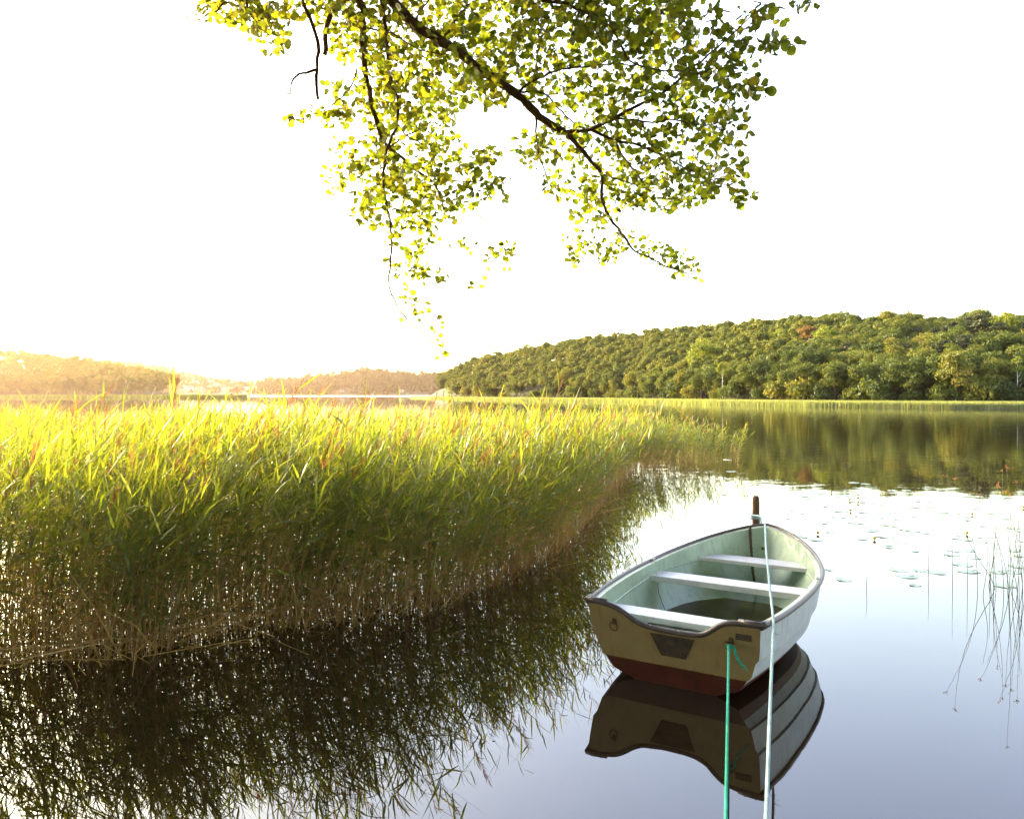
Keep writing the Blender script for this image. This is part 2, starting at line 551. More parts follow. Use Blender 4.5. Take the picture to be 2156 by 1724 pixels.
# the ones that show largest: near and low rows, in the frame
vis = [p for p in allp if -.1 < p[4] < .70]
def showscore(p):
    return 1 / p[1] * (1.6 if p[3] < .22 else (1.25 if p[3] > .9 else 1.0)) * (1.0 if p[3] <= 1.03 else .3)
vis.sort(key=showscore, reverse=True)
NEAR = 240
indiv = vis[:NEAR]
ids = set(id(p) for p in indiv)
rest = [p for p in allp if id(p) not in ids]
special = []
def near_uv(xd, v):
    u_ = (xd - CX) / FL
    return (u_, v)
def sp(xd, v, kind, s, label, name, cat='tree', sz=1.0, drop=2.0):
    u_ = (xd - CX) / FL
    A = np.interp(u_, ru, rYs); B = np.interp(u_, ru, YR); Z = np.interp(u_, ru, rZ)
    Y = A + (B - A) * v
    special.append((u_ * Y, Y, drop))
    return place_tree(kind, u_ * Y, Y, hz_(v, .25, Z, rflat), s, random.uniform(0, 6), label, name, cat, sz)
sp(1482, .30, 'yellow', 1.25, 'big bright yellow-green beech standing out of the dark shore trees left of the slim birch', 'broadleaf_tree', drop=3.4)
sp(1521, .135, 'birch', .98, 'slim birch with a bare white trunk and small pale crown at the reed edge', 'birch_tree', drop=1.6)
sp(2143, .14, 'birch', .85, 'thin white-stemmed birch at the shore near the right edge', 'birch_tree', drop=1.5)
sp(2120, .72, 'yellow', .95, 'fresh green rounded tree high on the hill at the right edge', 'broadleaf_tree', drop=3)
sp(1700, .62, 'russet', 1.0, 'russet-orange crown halfway up the wooded hill', 'broadleaf_tree', drop=3)
sp(1735, .58, 'yellow', .9, 'yellow-green crown beside the russet one halfway up the hill', 'broadleaf_tree', drop=3)
sp(2040, .9, 'pine', .8, 'tall pine with orange upper boughs near the hilltop on the right', 'pine_tree', drop=2.5)
sp(1640, .66, 'yellow', .8, 'light green crown on the slope above and right of the slim birch', 'broadleaf_tree', drop=3)
sp(1192, .16, 'birch', .72, 'small pale birch at the shore in front of the left half of the wood', 'birch_tree', drop=1)
sp(934, .19, 'round', 1.1, 'leftmost tree of the wooded hill where it meets the reed spit', 'broadleaf_tree', drop=3)
sp(1853, .115, 'bush', 1.0, 'round grey-green bush alone on the reed strip in front of the dark trees', 'shore_bush', 'bush', drop=.5)
def clear(p):
    return all((p[0] - q[0]) ** 2 + (p[1] - q[1]) ** 2 > q[2] ** 2 for q in special)
bushes = []
u = ru[2] + .004
while u < .72:
    A = np.interp(u, ru, rYs); B = np.interp(u, ru, YR)
    Y = A + (B - A) * .14
    bushes.append((u * Y, Y, .2, 0, 0))
    u += g.uniform(2.6, 5.5) * (1 + max(0, A - 150) / 250) / Y
for p in bushes:
    if clear(p):
        place_tree('bush', p[0], p[1], .15, random.uniform(.9, 1.7) * (1 + max(0, p[1] - 150) / 600), random.uniform(0, 6), sz=random.uniform(.9, 1.5))
for p in indiv:
    if not clear(p):
        continue
    r_ = random.random()
    far = 1 + max(0, p[1] - 150) / 420
    if p[3] < .2 and r_ < .08:
        place_tree('bush', p[0] , p[1] - 1.5, .2, random.uniform(.8, 1.5), random.uniform(0, 6))
        continue
    kind = 'round' if r_ < .66 or p[3] < .3 or p[3] > .9 else ('tall' if r_ < .82 else 'pine')
    place_tree(kind, p[0], p[1], p[2] - .2, random.uniform(.74, 1.0) * (far ** .35), random.uniform(0, 6), sz=random.uniform(.9, 1.08))
rest = [(p[0], p[1], p[2] - .2, random.uniform(.76, 1.02) * (1 + max(0, p[1] - 150) / 420) ** .35) for p in rest if clear(p)]
tag(merged_trees('hillside_woodland', rest, 'green_tree', (2.2, 2.2, 2.9), 5.0, 980, .27, 21), 'mass of smaller tree crowns filling the wooded hill', 'woodland', kind='stuff')

def shore_strip(name, us, Ys, depth_fn, n, h, wdt, seed, u0, u1, mat='shore_reed'):
    g = np.random.default_rng(seed)
    u_ = g.uniform(u0, u1, n)
    A = np.interp(u_, us, Ys)
    dep = depth_fn(u_, A)
    Y = A + g.random(n) * dep
    # favour the front edge
    X = u_ * Y
    hh = h * g.uniform(.6, 1.15, n)
    ww = wdt * (A / 110) ** .7 * g.uniform(.6, 1.4, n)
    a = g.uniform(-.9, .9, n)
    dx = np.cos(a) * ww; dy = np.sin(a) * ww
    lx = g.normal(.06, .1, n) * hh
    V = np.empty((n, 3, 3))
    V[:, 0] = np.stack([X - dx, Y - dy, np.full(n, -.05)], 1)
    V[:, 1] = np.stack([X + dx, Y + dy, np.full(n, -.05)], 1)
    V[:, 2] = np.stack([X + lx, Y, hh], 1)
    return link(name, mesh_np(name, V.reshape(-1, 3), [np.arange(n * 3).reshape(n, 3)], [mat], tint=np.repeat(g.random(n), 3)))
su = [(x - CX) / FL for x in (864, 872, 890)] + ru[1:]
sY = [338, 350, 362] + rYs[1:]
sY = list(np.interp(su, [(864 - CX) / FL] + ru[1:], [402] + rYs[1:]))
tag(shore_strip('shore_reeds', su, sY, lambda u_, A: np.where(u_ < ru[2], 26, np.clip((np.interp(u_, ru, YR) - A) * .13, 5, 26)), 110000, 1.0, .05, 31, su[0], .78),
    'pale green reed fringe along the foot of the wooded hill', 'reeds', kind='stuff')

# left hill
lx = [-900, -400, -100, 0, 100, 200, 300, 350, 368]
lY = [520, 525, 530, 530, 530, 530, 525, 520, 520]
lR = [640, 640, 640, 640, 635, 625, 600, 570, 545]
lt = [700, 705, 722, 731, 742, 754, 771, 781, 789]
lu = [(x - CX) / FL for x in lx]
THL = 15
lZ = [max(.4, CH + (HY - y_) / FL * Y_ - THL) for y_, Y_ in zip(lt, lR)]
tag(hillmesh('headland', lu, lY, lR, lZ, 'earth', z0=.5, flat=.1), 'low wooded headland on the left shore', 'hill', kind='structure')
lp = sample_slope(lu, lY, lR, lZ, .1, 620, 9, -.95, lu[-1] - .002, .05, 1.1, .5, 4.0)
u = lu[0] + .35
while u < lu[-1] - .004:
    A = np.interp(u, lu, lY)
    lp.append((u * (A + 4), A + 4, .5, .04, u))
    u += g.uniform(5, 8) / A
vis = [p for p in lp if -.70 < p[4]]
vis.sort(key=lambda p: p[3])
LI = vis[:34]
ids = set(id(p) for p in LI)
for p in LI:
    s = random.uniform(1.65, 2.1)
    if p[4] < -.69: s *= .9
    place_tree(random.choice(['round', 'round', 'tall']), p[0], p[1], p[2] - 2.4, s, random.uniform(0, 6),
               'sunlit broadleaf tree in the front row of the hazy headland on the left', 'broadleaf_tree', group='trees along the left headland')
tag(merged_trees('headland_woodland', [(p[0], p[1], p[2] - .5, random.uniform(1.7, 2.1)) for p in lp if id(p) not in ids], 'green_tree', (2.2, 2.2, 2.9), 5.0, 560, .36, 23),
    'glowing mass of trees on the left headland', 'woodland', kind='stuff')
r_ = place_tree('tall', (362 - CX) / FL * 528, 528, .3, 1.9, 1.0, 'upright tree ending the left headland, catching the sun', 'broadleaf_tree')
ku = [(x - CX) / FL for x in (-300, 0, 250, 400, 470, 520)]
kY = [500, 480, 455, 430, 425, 425]
tag(shore_strip('headland_reeds', ku, kY, lambda u_, A: np.where(u_ < (380 - CX) / FL, 60, 14), 14000, 1.9, .10, 33, ku[0], ku[-1], 'spit_reed'),
    'green reed spit reaching out from the left headland', 'reeds', kind='stuff')

# far hill with houses
fx = [200, 300, 370, 450, 530, 600, 700, 760, 850, 920, 1000, 1200, 1500, 2200]
ft = [756, 765, 776, 791, 799, 798, 788, 777, 782, 789, 790, 793, 796, 800]
fu = [(x - CX) / FL for x in fx]
fY = [1280] * 5 + [1350, 1400, 1400, 1350, 1350, 1400, 1400, 1400, 1400]
fR = [1650] * len(fx)
THF = 13
fZ = [CH + (HY - y_) / FL * Y_ - THF for y_, Y_ in zip(ft, fR)]
tag(hillmesh('distant_hill', fu, fY, fR, fZ, 'meadow', z0=1.2, flat=.05, zn=1), 'hazy wooded hills closing the far end of the lake', 'hill', kind='structure')
house_spots = []
fp = []
gg = np.random.default_rng(77)
HX = [(393, 819), (412, 808), (428, 799), (444, 806), (441, 819), (456, 813), (470, 816), (484, 800), (486, 809), (497, 817), (507, 801), (524, 803), (519, 820), (464, 796), (449, 799), (404, 797), (478, 822), (534, 818), (420, 822), (500, 806), (436, 792), (720, 822), (845, 823)]
hs_world = []
for (hx, hy) in HX:
    u_ = (hx - CX) / FL
    A = np.interp(u_, fu, fY); B = np.interp(u_, fu, fR); Z = np.interp(u_, fu, fZ)
    best = None
    for v in np.linspace(.04, .98, 60):
        Y = A + (B - A) * v
        z = hz_(v, 1.2, Z, .05)
        yy = HY + (CH - z) / Y * FL
        if best is None or abs(yy - hy - 3) < best[0]:
            best = (abs(yy - hy - 3), u_ * Y, Y, z, v)
    hs_world.append(best[1:])
tries = 0
while len(fp) < 2400 and tries < 30000:
    tries += 1
    u_ = gg.uniform(-.56, .72)
    if u_ > -.05 and gg.random() < .8: continue
    A = np.interp(u_, fu, fY); B = np.interp(u_, fu, fR); Z = np.interp(u_, fu, fZ)
    v = gg.uniform(.03, 1.08)
    Y = A + (B - A) * v; X = u_ * Y; z = hz_(v, 1.2, Z, .05)
    town = -.445 < u_ < -.325
    if town and v < .72 and gg.random() < .05: continue
    if any(abs(X - q[0] * Y / q[1]) < 10.5 and -6 < q[1] - Y < 45 for q in hs_world): continue
    fp.append((X, Y, z - 1, gg.uniform(.8, 1.25) * (.7 if town else 1)))
tag(merged_trees('distant_woodland', [(a, b_, c, d) for a, b_, c, d in fp], 'far_tree', (6.0, 6.0, 7.5), 7, 150, 1.5, 41, styles=.4),
    'hazy trees covering the hills at the far end of the lake', 'woodland', kind='stuff')

for nm, c in (('wall_white', (.42, .43, .44)), ('wall_cream', (.34, .31, .26)), ('wall_red', (.16, .07, .06)), ('wall_grey', (.22, .22, .23)),
              ('roof_dark', (.10, .10, .11)), ('roof_red', (.26, .12, .09)), ('roof_grey', (.16, .17, .19))):
    M[nm] = simple(nm, c, .8, .08, .4)
M['pane'] = simple('pane', (.05, .06, .08), .15, .1, 1)
def house(i, x, y, z, wd, dp, ht, rf, wm, rm, rz, label, flat=False):
    r = empty('house', (x, y, z - .5), rz)
    tag(r, label, 'house', 'houses on the far shore')
    b_ = MB()
    hw, hd = wd / 2, dp / 2
    if flat:
        b_.box((0, 0, ht / 2 - 1), (wd, dp, ht + 2))
        b_.build('wall', wm, r)
        q = MB(); q.box((0, 0, ht + .2), (wd + .8, dp + .8, .4)); q.build('roof', rm, r)
    else:
        V = [(-hw, -hd, -2), (hw, -hd, -2), (hw, hd, -2), (-hw, hd, -2), (-hw, -hd, ht), (hw, -hd, ht), (hw, hd, ht), (-hw, hd, ht), (-hw, 0, ht + rf), (hw, 0, ht + rf)]
        b_.add(V, [(0, 1, 5, 4), (1, 2, 6, 9, 5), (2, 3, 7, 6), (3, 0, 4, 8, 7)])
        b_.build('wall', wm, r)
        q = MB(); e = .5; t_ = .25
        V = [(-hw - e, -hd - e, ht - .3), (hw + e, -hd - e, ht - .3), (hw + e, 0, ht + rf + .1), (-hw - e, 0, ht + rf + .1), (hw + e, hd + e, ht - .3), (-hw - e, hd + e, ht - .3)]
        V += [(a, b2, c + t_) for a, b2, c in V]
        q.add(V, [(0, 1, 2, 3), (3, 2, 4, 5), (9, 8, 7, 6), (11, 10, 8, 9), (0, 6, 7, 1), (5, 4, 10, 11), (1, 7, 8, 2), (2, 8, 10, 4), (0, 3, 9, 6), (3, 5, 11, 9)])
        rfo = q.build('roof', rm, r)
        c = MB(); c.box((hw * .4, hd * .3, ht + rf), (.8, .8, 1.8)); c.build('chimney', 'wall_red', rfo)
    nw = max(2, int(wd / 3.2)); fl = max(1, int(ht / 2.9))
    for k in range(nw):
        for j in range(fl):
            p = MB(); p.box((-hw + wd * (k + .5) / nw, -hd - .03, 1.5 + j * 2.8), (1.4, .12, 1.3)); p.build('window', 'pane', r)
hl = ['long white house with dark roof lowest by the water left of the others', 'white gabled house above the long white house', 'white house half hidden in trees high on the slope',
      'small white house with grey roof in the middle of the village', 'white gabled house near the shore beside the long house', 'cream house with grey roof in the village centre',
      'pale house with a red roof near the shore', 'wide flat-roofed white block on the upper slope', 'brown-red house below the wide white block', 'white house close to the water among low trees',
      'white house with dark roof between the two flat-roofed blocks', 'three-storey white flat-roofed block rightmost on the upper slope', 'broad cream house by the water at the right end of the village',
      'small cream house highest above the village centre', 'white house with red roof just under the hilltop trees', 'small grey house high at the left end of the village', 'low white boathouse at the waterline of the village',
      'small white house right of the broad cream house', 'low grey shed at the waterline left of the village', 'red-walled house between the white blocks', 'topmost tiny white house of the village',
      'small pale cabin in the trees on the far shore right of the village', 'small pale cabin at the far right of the distant shore']
for i, (hx, hy, Y_, v_) in enumerate([(a[0], a[1], a[2], 0) for a in hs_world]):
    wd = [22, 10, 10, 10, 12, 12, 13, 24, 14, 12, 12, 26, 24, 9, 11, 9, 16, 11, 12, 12, 9, 12, 12][i]
    flat = i in (7, 11)
    ht = 8.5 if i == 11 else (6 if flat else random.choice([4.5, 5.5, 6]))
    wm = ['wall_white', 'wall_white', 'wall_white', 'wall_white', 'wall_white', 'wall_cream', 'wall_cream', 'wall_white', 'wall_red', 'wall_white', 'wall_white', 'wall_white', 'wall_cream', 'wall_cream', 'wall_white', 'wall_grey', 'wall_white', 'wall_white', 'wall_grey', 'wall_red', 'wall_white', 'wall_cream', 'wall_cream'][i]
    rm = {0: 'roof_dark', 3: 'roof_grey', 5: 'roof_grey', 6: 'roof_red', 14: 'roof_red'}.get(i, 'roof_dark' if i % 2 else 'roof_grey')
    house(i, hx, hy, Y_, wd * (.6 if i > 20 else 1.0), 9 if i < 21 else 6, ht if i < 21 else 3, 3, wm, rm, random.uniform(-.3, .3), hl[i], flat)

mst = MB()
for a in range(3):
    an = a * 2.094
    mst.tube([(math.cos(an) * .5, math.sin(an) * .5, 0), (math.cos(an) * .15, math.sin(an) * .15, 46)], .07, 5)
for k in range(23):
    z = k * 2; rr = .5 - .35 * z / 46
    pp = [(math.cos(a * 2.094) * rr, math.sin(a * 2.094) * rr, z + (a % 2)) for a in range(3)]
    mst.tube(pp, .04, 4, closed=True)
tag(mst.build('radio_mast', 'roof_grey', loc=(51 / FL * 620, 620, 7)), 'thin radio mast standing beyond the left end of the wooded hill', 'mast')

# ================================================================= REED BED
def reed_bed():
    g = np.random.default_rng(55)
    # near (open water) edge, far edge in world coordinates
    edge = [(0, 1400), (150, 1395), (300, 1385), (500, 1335), (700, 1318), (900, 1285), (1020, 1240), (1120, 1200), (1200, 1140), (1250, 1085), (1290, 1030), (1335, 990), (1450, 985), (1575, 972)]
    E = np.array([onwater(*e)[:2] for e in edge])
    E = np.vstack([[-9.5, 5.2], [-6, 5.4], E])
    # along-edge param: for each X the front Y
    def frontY(X):
        return np.interp(X, E[:, 0], E[:, 1])
    def backY(X):
        return np.interp(X, [-20, -6, -1, 1.5, 3.2, 5, 6.6, 6.9], [24, 25, 25.5, 25, 25, 24.3, 23, 22.3])
    pts = []
    # dense band at the front edge
    n = 4700
    X = g.uniform(-6.5, 6.85, n)
    d = g.exponential(.8, n)
    X1 = X; Y1 = frontY(X) + d + g.normal(0, .06, n)
    # interior
    n2 = 14500
    X2 = g.uniform(-19, 6.85, n2); Y2 = g.uniform(5.5, 25.5, n2)
    k = (Y2 > frontY(X2)) & (X2 / Y2 > -.72) & (Y2 < backY(X2))
    X2, Y2 = X2[k], Y2[k]
    X = np.concatenate([X1, X2]); Y = np.concatenate([Y1, Y2])
    k = Y < backY(X)
    X, Y = X[k], Y[k]
    # ragged clumps with gaps
    cl = np.sin(X * 2.1 + 1.3 * np.sin(Y * 1.1)) * np.cos(Y * 1.7 + X)
    depth = Y - frontY(X)
    k = ((depth > .9) | (g.random(len(X)) < .62 + .38 * cl)) & ((X < .8) | (depth > 1.2) | (g.random(len(X)) < .5))
    X, Y = X[k], Y[k]
    # thin out the right tip
    k = (X < 3.0) | (g.random(len(X)) < np.interp(X, [3, 5, 6.8], [.85, .45, .25]))
    X, Y = X[k], Y[k]
    n = len(X)
    hm = np.interp(Y, [5, 8, 12, 18, 25], [1.72, 1.74, 1.66, 1.52, 1.40])
    hm = hm * np.interp(X, [2.0, 4.5, 6.8], [1, .9, .78])
    hm *= 1 + .06 * np.sin(X * 1.4 + Y * .7)
    H_ = hm * g.normal(1, .085 + .05 * (X > 2.5), n)
    depth = Y - frontY(X)
    H_ *= np.interp(depth, [0, .6, 1.2], [.84, .95, 1.0])
    tall = g.random(n) < .03
    H_[tall] *= g.uniform(1.04, 1.13, tall.sum())
    lt = (X / Y < -.36) & (Y < 9) & (g.random(n) < .05)
    H_[lt] *= g.uniform(1.1, 1.34, lt.sum())
    plm = g.random(n) < np.interp(Y, [6, 14], [.07, .13])
    H_[plm] *= g.uniform(1.04, 1.16, plm.sum())
    la = g.normal(0.15, 1.0, n)
    lk = np.abs(g.normal(.12, .13, n)) + .03
    lean = np.stack([np.cos(la) * lk, np.sin(la) * lk], 1)
    edgef = np.exp(-depth / .35)
    ex = np.gradient(frontY(X[:1] * 0 + np.linspace(0, 1, 2)))
    lean[:, 1] -= edgef * g.uniform(0, .28, n)
    lean[:, 0] += edgef * g.uniform(-.05, .26, n)
    B = np.stack([X, Y, np.full(n, -.06)], 1)
    L3 = np.stack([lean[:, 0], lean[:, 1], np.zeros(n)], 1)
    def stempt(idx, s):
        s = s[:, None] if s.ndim == 1 else s
        hh = H_[idx][:, None]
        return B[idx] + np.array([0, 0, 1]) * (hh * s * (1 - .12 * s)) + L3[idx] * hh * (s * .35 + s ** 2 * .9)
    Vs, Fq, Tn, Mi = [], [], [], []
    off = 0
    # stems: 3-sided prisms
    lev = np.array([0, .22, .45, .7, 1.0])
    rad = np.array([.0042, .0038, .0032, .0024, .0010])
    idx = np.arange(n)
    ang = g.uniform(0, 6.28, n)
    SV = np.empty((n, 5, 3, 3))
    for l in range(5):
        c = stempt(idx, np.full(n, lev[l]))
        for k3 in range(3):
            a = ang + k3 * 2.094
            SV[:, l, k3] = c + np.stack([np.cos(a), np.sin(a), np.zeros(n)], 1) * rad[l] * (1 + .0 * H_[:, None])
    base = (np.arange(n) * 15)[:, None, None, None]
    ll = np.arange(4)[None, :, None, None]; kk = np.arange(3)[None, None, :, None]
    q = np.concatenate([base + ll * 3 + kk, base + ll * 3 + (kk + 1) % 3, base + (ll + 1) * 3 + (kk + 1) % 3, base + (ll + 1) * 3 + kk], 3).reshape(-1, 4)
    Vs.append(SV.reshape(-1, 3)); Fq.append(q); Mi.append(np.full(len(q), 1))
    brown = g.random(n) * .5
    tt = np.clip(brown[:, None] + lev[None, :] * .75, 0, 1)
    Tn.append(np.repeat(tt, 3, axis=1).ravel())
    off = n * 15
    # leaves
    def leaves(idx, s, az, el0, Ln, Wd, droop, tint, mat=0):
        nonlocal off
        m_ = len(idx)
        p0 = stempt(idx, s)
        dh = np.stack([np.cos(az), np.sin(az), np.zeros(m_)], 1)
        side = np.stack([-np.sin(az), np.cos(az), np.zeros(m_)], 1)
        tw = g.normal(0, .5, m_)[:, None]
        prof = np.array([.35, 1.0, .95, .62, .02])
        V = np.empty((m_, 5, 2, 3))
        p = p0.copy(); el = el0.copy()
        for l in range(5):
            d3 = dh * np.cos(el)[:, None] + np.array([0, 0, 1]) * np.sin(el)[:, None]
            nrm = np.cross(side, d3)
            sd = side * np.cos(tw) + nrm * np.sin(tw)
            V[:, l, 0] = p - sd * (Wd * prof[l])[:, None]
            V[:, l, 1] = p + sd * (Wd * prof[l])[:, None]
            p = p + d3 * (Ln / 4)[:, None]
            el = el - droop * .25
        b0 = off + (np.arange(m_) * 10)[:, None, None]
        l4 = np.arange(4)[None, :, None]
        q = np.concatenate([b0 + l4 * 2, b0 + l4 * 2 + 1, b0 + l4 * 2 + 3, b0 + l4 * 2 + 2], 2).reshape(-1, 4)
        Vs.append(V.reshape(-1, 3)); Fq.append(q); Mi.append(np.full(len(q), mat)); Tn.append(np.repeat(tint, 10))
        off += m_ * 10
    ptint = g.random(n)
    NL = 12
    for k in range(NL):
        f = k / (NL - 1)
        s = np.clip(.19 + .79 * f ** .9 + g.normal(0, .045, n), .12, 1.0)
        near = (depth < 2.0) | (f > .35)
        idx = np.where(near)[0]
        ss = s[idx]
        wind = g.random(len(idx)) < .55
        az = np.where(wind, g.normal(.25, .75, len(idx)), g.uniform(0, 6.28, len(idx)))
        el = g.normal(.42 + .7 * f ** 2, .3, len(idx))
        Ln = g.uniform(.2, .42, len(idx)) * (1 - .25 * abs(f - .5) * 2) * (H_[idx] / 1.7)
        Wd = g.uniform(.0045, .0095, len(idx)) * np.interp(Y[idx], [6, 20], [1, 1.25])
        tint = np.clip(ptint[idx] * .5 + g.random(len(idx)) * .35 + (1 - f) * (g.random(len(idx)) < .2) * .5, 0, 1)
        leaves(idx, ss, az, el, Ln, Wd, np.abs(g.normal(.15, .55, len(idx))) * (1 - .4 * f), tint)
    # withered leaves low on the stems
    for k in range(3):
        idx = np.where(depth < 2.6)[0]
        idx = idx[g.random(len(idx)) < .8]
        leaves(idx, g.uniform(.04, .45, len(idx)), g.uniform(0, 6.28, len(idx)), g.normal(.1, .7, len(idx)), g.uniform(.10, .30, len(idx)), g.uniform(.002, .0055, len(idx)), g.uniform(.3, 2.6, len(idx)), g.uniform(.93, 1, len(idx)))
    # plumes
    pl = np.where(plm)[0]
    for k in range(22):
        m_ = len(pl)
        s = np.clip(.90 + .15 * k / 22 + g.normal(0, .01, m_), 0, 1.1)
        az = g.normal(.2, .7, m_)
        leaves(pl, s, az, g.normal(1.15, .25, m_), g.uniform(.05, .12, m_), np.full(m_, .0034), g.uniform(.3, 1.2, m_), g.random(m_) * .6 + .4 * (pl % 3 == 0), 2)
    # dead bent stalks near the front edge and at the left
    m_ = 1450
    dx = np.concatenate([g.uniform(-6.5, 1.6, 1200), g.uniform(-5.5, -2.2, 250)])
    dd = g.exponential(.5, m_)
    dy = frontY(dx) + dd - .15
    az = g.uniform(0, 6.28, m_)
    el = np.abs(g.normal(.9, .5, m_)); el[1200:] = np.abs(g.normal(.15, .2, 250))
    Ln = g.uniform(.3, 1.0, m_)
    p0 = np.stack([dx, dy, np.where(np.arange(m_) < 1200, -.05, g.uniform(0, .18, m_))], 1)
    d3 = np.stack([np.cos(az) * np.cos(el), np.sin(az) * np.cos(el), np.sin(el)], 1)
    mid = p0 + d3 * (Ln * .6)[:, None]
    end = p0 + d3 * Ln[:, None] + np.stack([g.normal(0, .08, m_), g.normal(0, .08, m_), g.normal(-.03, .06, m_)], 1) * Ln[:, None]
    end[:, 2] = np.maximum(end[:, 2], .004)
    sd = unit(np.cross(d3, g.normal(size=(m_, 3)))) * .0032
    V = np.stack([p0 - sd, p0 + sd, mid - sd, mid + sd, end - sd * .6, end + sd * .6], 1)
    b0 = off + (np.arange(m_) * 6)[:, None]
    q = np.concatenate([b0 + np.array([[0, 1, 3, 2]]), b0 + np.array([[2, 3, 5, 4]])], 0)
    Vs.append(V.reshape(-1, 3)); Fq.append(q); Mi.append(np.full(len(q), 1)); Tn.append(np.repeat(g.random(m_) * .5, 6)); off += m_ * 6
    V = np.concatenate(Vs); Fa = np.concatenate(Fq); mi = np.concatenate(Mi)
    me = mesh_np('reeds', V, [Fa], ['reed_leaf', 'reed_stem', 'plume'], mi=[mi], tint=np.concatenate(Tn))
    print('reeds', n, len(Fa))
    return link('reed_bed', me)
tag(reed_bed(), 'dense bed of sunlit green reeds standing in the shallow water', 'reeds', kind='stuff')

# ================================================================= ALDER overhead
def bez(pts, rads, step=.05):
    """resample 3D polyline smoothly (Catmull-Rom)"""
    Pn = np.array(pts); out = []; ro = []
    n = len(Pn)
    for i in range(n - 1):
        p0 = Pn[max(i - 1, 0)]; p1 = Pn[i]; p2 = Pn[i + 1]; p3 = Pn[min(i + 2, n - 1)]
        k = max(2, int(np.linalg.norm(p2 - p1) / step))
        for j in range(k):
            t_ = j / k
            out.append(.5 * ((2 * p1) + (-p0 + p2) * t_ + (2 * p0 - 5 * p1 + 4 * p2 - p3) * t_ ** 2 + (-p0 + 3 * p1 - 3 * p2 + p3) * t_ ** 3))
            ro.append(rads[i] * (1 - t_) + rads[i + 1] * t_)
    out.append(Pn[-1]); ro.append(rads[-1])
    return np.array(out), np.array(ro)

alder = empty('alder_tree', (-4.6, 1.2, .35))
tag(alder, 'alder tree reaching over the water with backlit yellow-green leaves and drooping dark branches', 'tree')
def W2A(p):
    return (p[0] + 4.6, p[1] - 1.2, p[2] - .35)
g = np.random.default_rng(99)
BR = []   # (px list, depths (start,end), widths px (start,end), leafy)
def br(pts, y0, y1, w0, w1, leafy=True, pre=None):
    n = len(pts)
    L = [0]
    for i in range(1, n):
        L.append(L[-1] + math.dist(pts[i], pts[i - 1]))
    P3, Rr = [], []
    for i, (x, y) in enumerate(pts):
        f = L[i] / L[-1]
        Y = y0 + (y1 - y0) * f
        P3.append(P(x, y, Y)); Rr.append((w0 + (w1 - w0) * f) / FL * Y / 2 * 1.0)
    if pre is not None:
        P3 = [np.array(p) for p in pre[0]] + P3
        Rr = list(pre[1]) + Rr
    a, b_ = bez(P3, Rr)
    a = a + g.normal(0, .004, a.shape)
    b_ = b_ * (1 + .08 * np.sin(np.arange(len(b_)) * 1.7) + g.normal(0, .04, len(b_)))
    BR.append((a, b_, leafy))
br([(822, 0), (870, 48), (930, 88), (955, 102), (1009, 146), (1053, 175), (1100, 208), (1126, 237), (1159, 262), (1188, 279)], 5.6, 6.3, 23, 15,
   pre=([(-4.4, 1.4, 5.6), (-3.4, 3.0, 6.1), (-1.9, 4.7, 5.6)], (.10, .075, .06)))
br([(1188, 279), (1217, 306), (1243, 339), (1268, 368), (1266, 405), (1275, 445), (1301, 481), (1334, 525), (1367, 543), (1410, 563), (1465, 580)], 6.3, 6.6, 10, 2)
br([(1188, 279), (1243, 272), (1294, 248), (1341, 222), (1385, 204), (1439, 160), (1476, 128), (1523, 91), (1574, 40), (1622, 7)], 6.3, 5.0, 9, 1.6)
br([(1243, 272), (1294, 295), (1337, 303), (1381, 321), (1429, 346), (1480, 372), (1540, 395)], 6.2, 5.9, 7, 1.5)
br([(1294, 295), (1312, 332), (1341, 365), (1352, 383)], 6.2, 6.0, 5.5, 4.5)
br([(1294, 248), (1334, 252), (1374, 259), (1407, 252), (1460, 262), (1530, 270)], 6.0, 5.6, 5, 1.3)
br([(1352, 256), (1360, 284), (1374, 310), (1410, 350)], 6.0, 6.1, 3.5, 1.5)
br([(1093, 193), (1130, 168), (1173, 149), (1210, 142), (1264, 138), (1308, 135), (1392, 149), (1450, 190)], 6.1, 6.4, 5.5, 1.5)
br([(1130, 168), (1133, 102), (1151, 62), (1170, 10)], 6.2, 6.0, 4, 2)
br([(1110, -60), (1144, 0), (1180, 4), (1228, 25), (1275, 47), (1305, 91), (1323, 124), (1356, 142), (1420, 150), (1500, 160)], 5.6, 5.6, 9, 1.5)
br([(1128, 244), (1130, 292), (1137, 335), (1151, 372), (1155, 408), (1164, 436)], 6.2, 6.3, 5, 1.6, False)
br([(1093, 193), (1144, 197), (1173, 226), (1203, 255), (1250, 290), (1290, 330)], 6.2, 6.6, 5, 2)
br([(753, 0), (762, 29), (765, 91), (767, 139), (780, 201), (793, 255), (804, 292), (818, 310), (847, 332), (895, 372), (920, 394), (935, 440)], 5.9, 6.5, 17, 3,
   pre=([(-4.5, 1.6, 4.9), (-3.5, 3.3, 5.9), (-2.0, 5.0, 5.8)], (.09, .065, .045)))
br([(796, -40), (804, 0), (813, 66), (820, 164), (836, 204), (836, 255), (815, 317), (807, 365), (811, 419), (822, 474), (824, 529), (820, 583), (826, 620), (850, 665), (905, 715), (932, 745)], 5.6, 6.0, 9, 2.2, pre=([(-2.0, 4.6, 5.9)], (.03,)))
br([(774, 60), (829, 73), (884, 106), (957, 117), (1010, 120)], 6.0, 6.3, 4.5, 1.6)
br([(752, 146), (734, 190), (680, 233), (612, 256)], 6.1, 5.7, 4, 1.2)
br([(789, 197), (822, 230), (840, 270), (880, 300), (930, 330)], 6.2, 6.6, 6, 2)
br([(793, 290), (791, 335), (740, 338), (690, 300)], 6.2, 5.9, 3.5, 1.2)
br([(818, 310), (850, 290), (900, 262), (950, 220)], 6.2, 6.6, 4, 1.4)
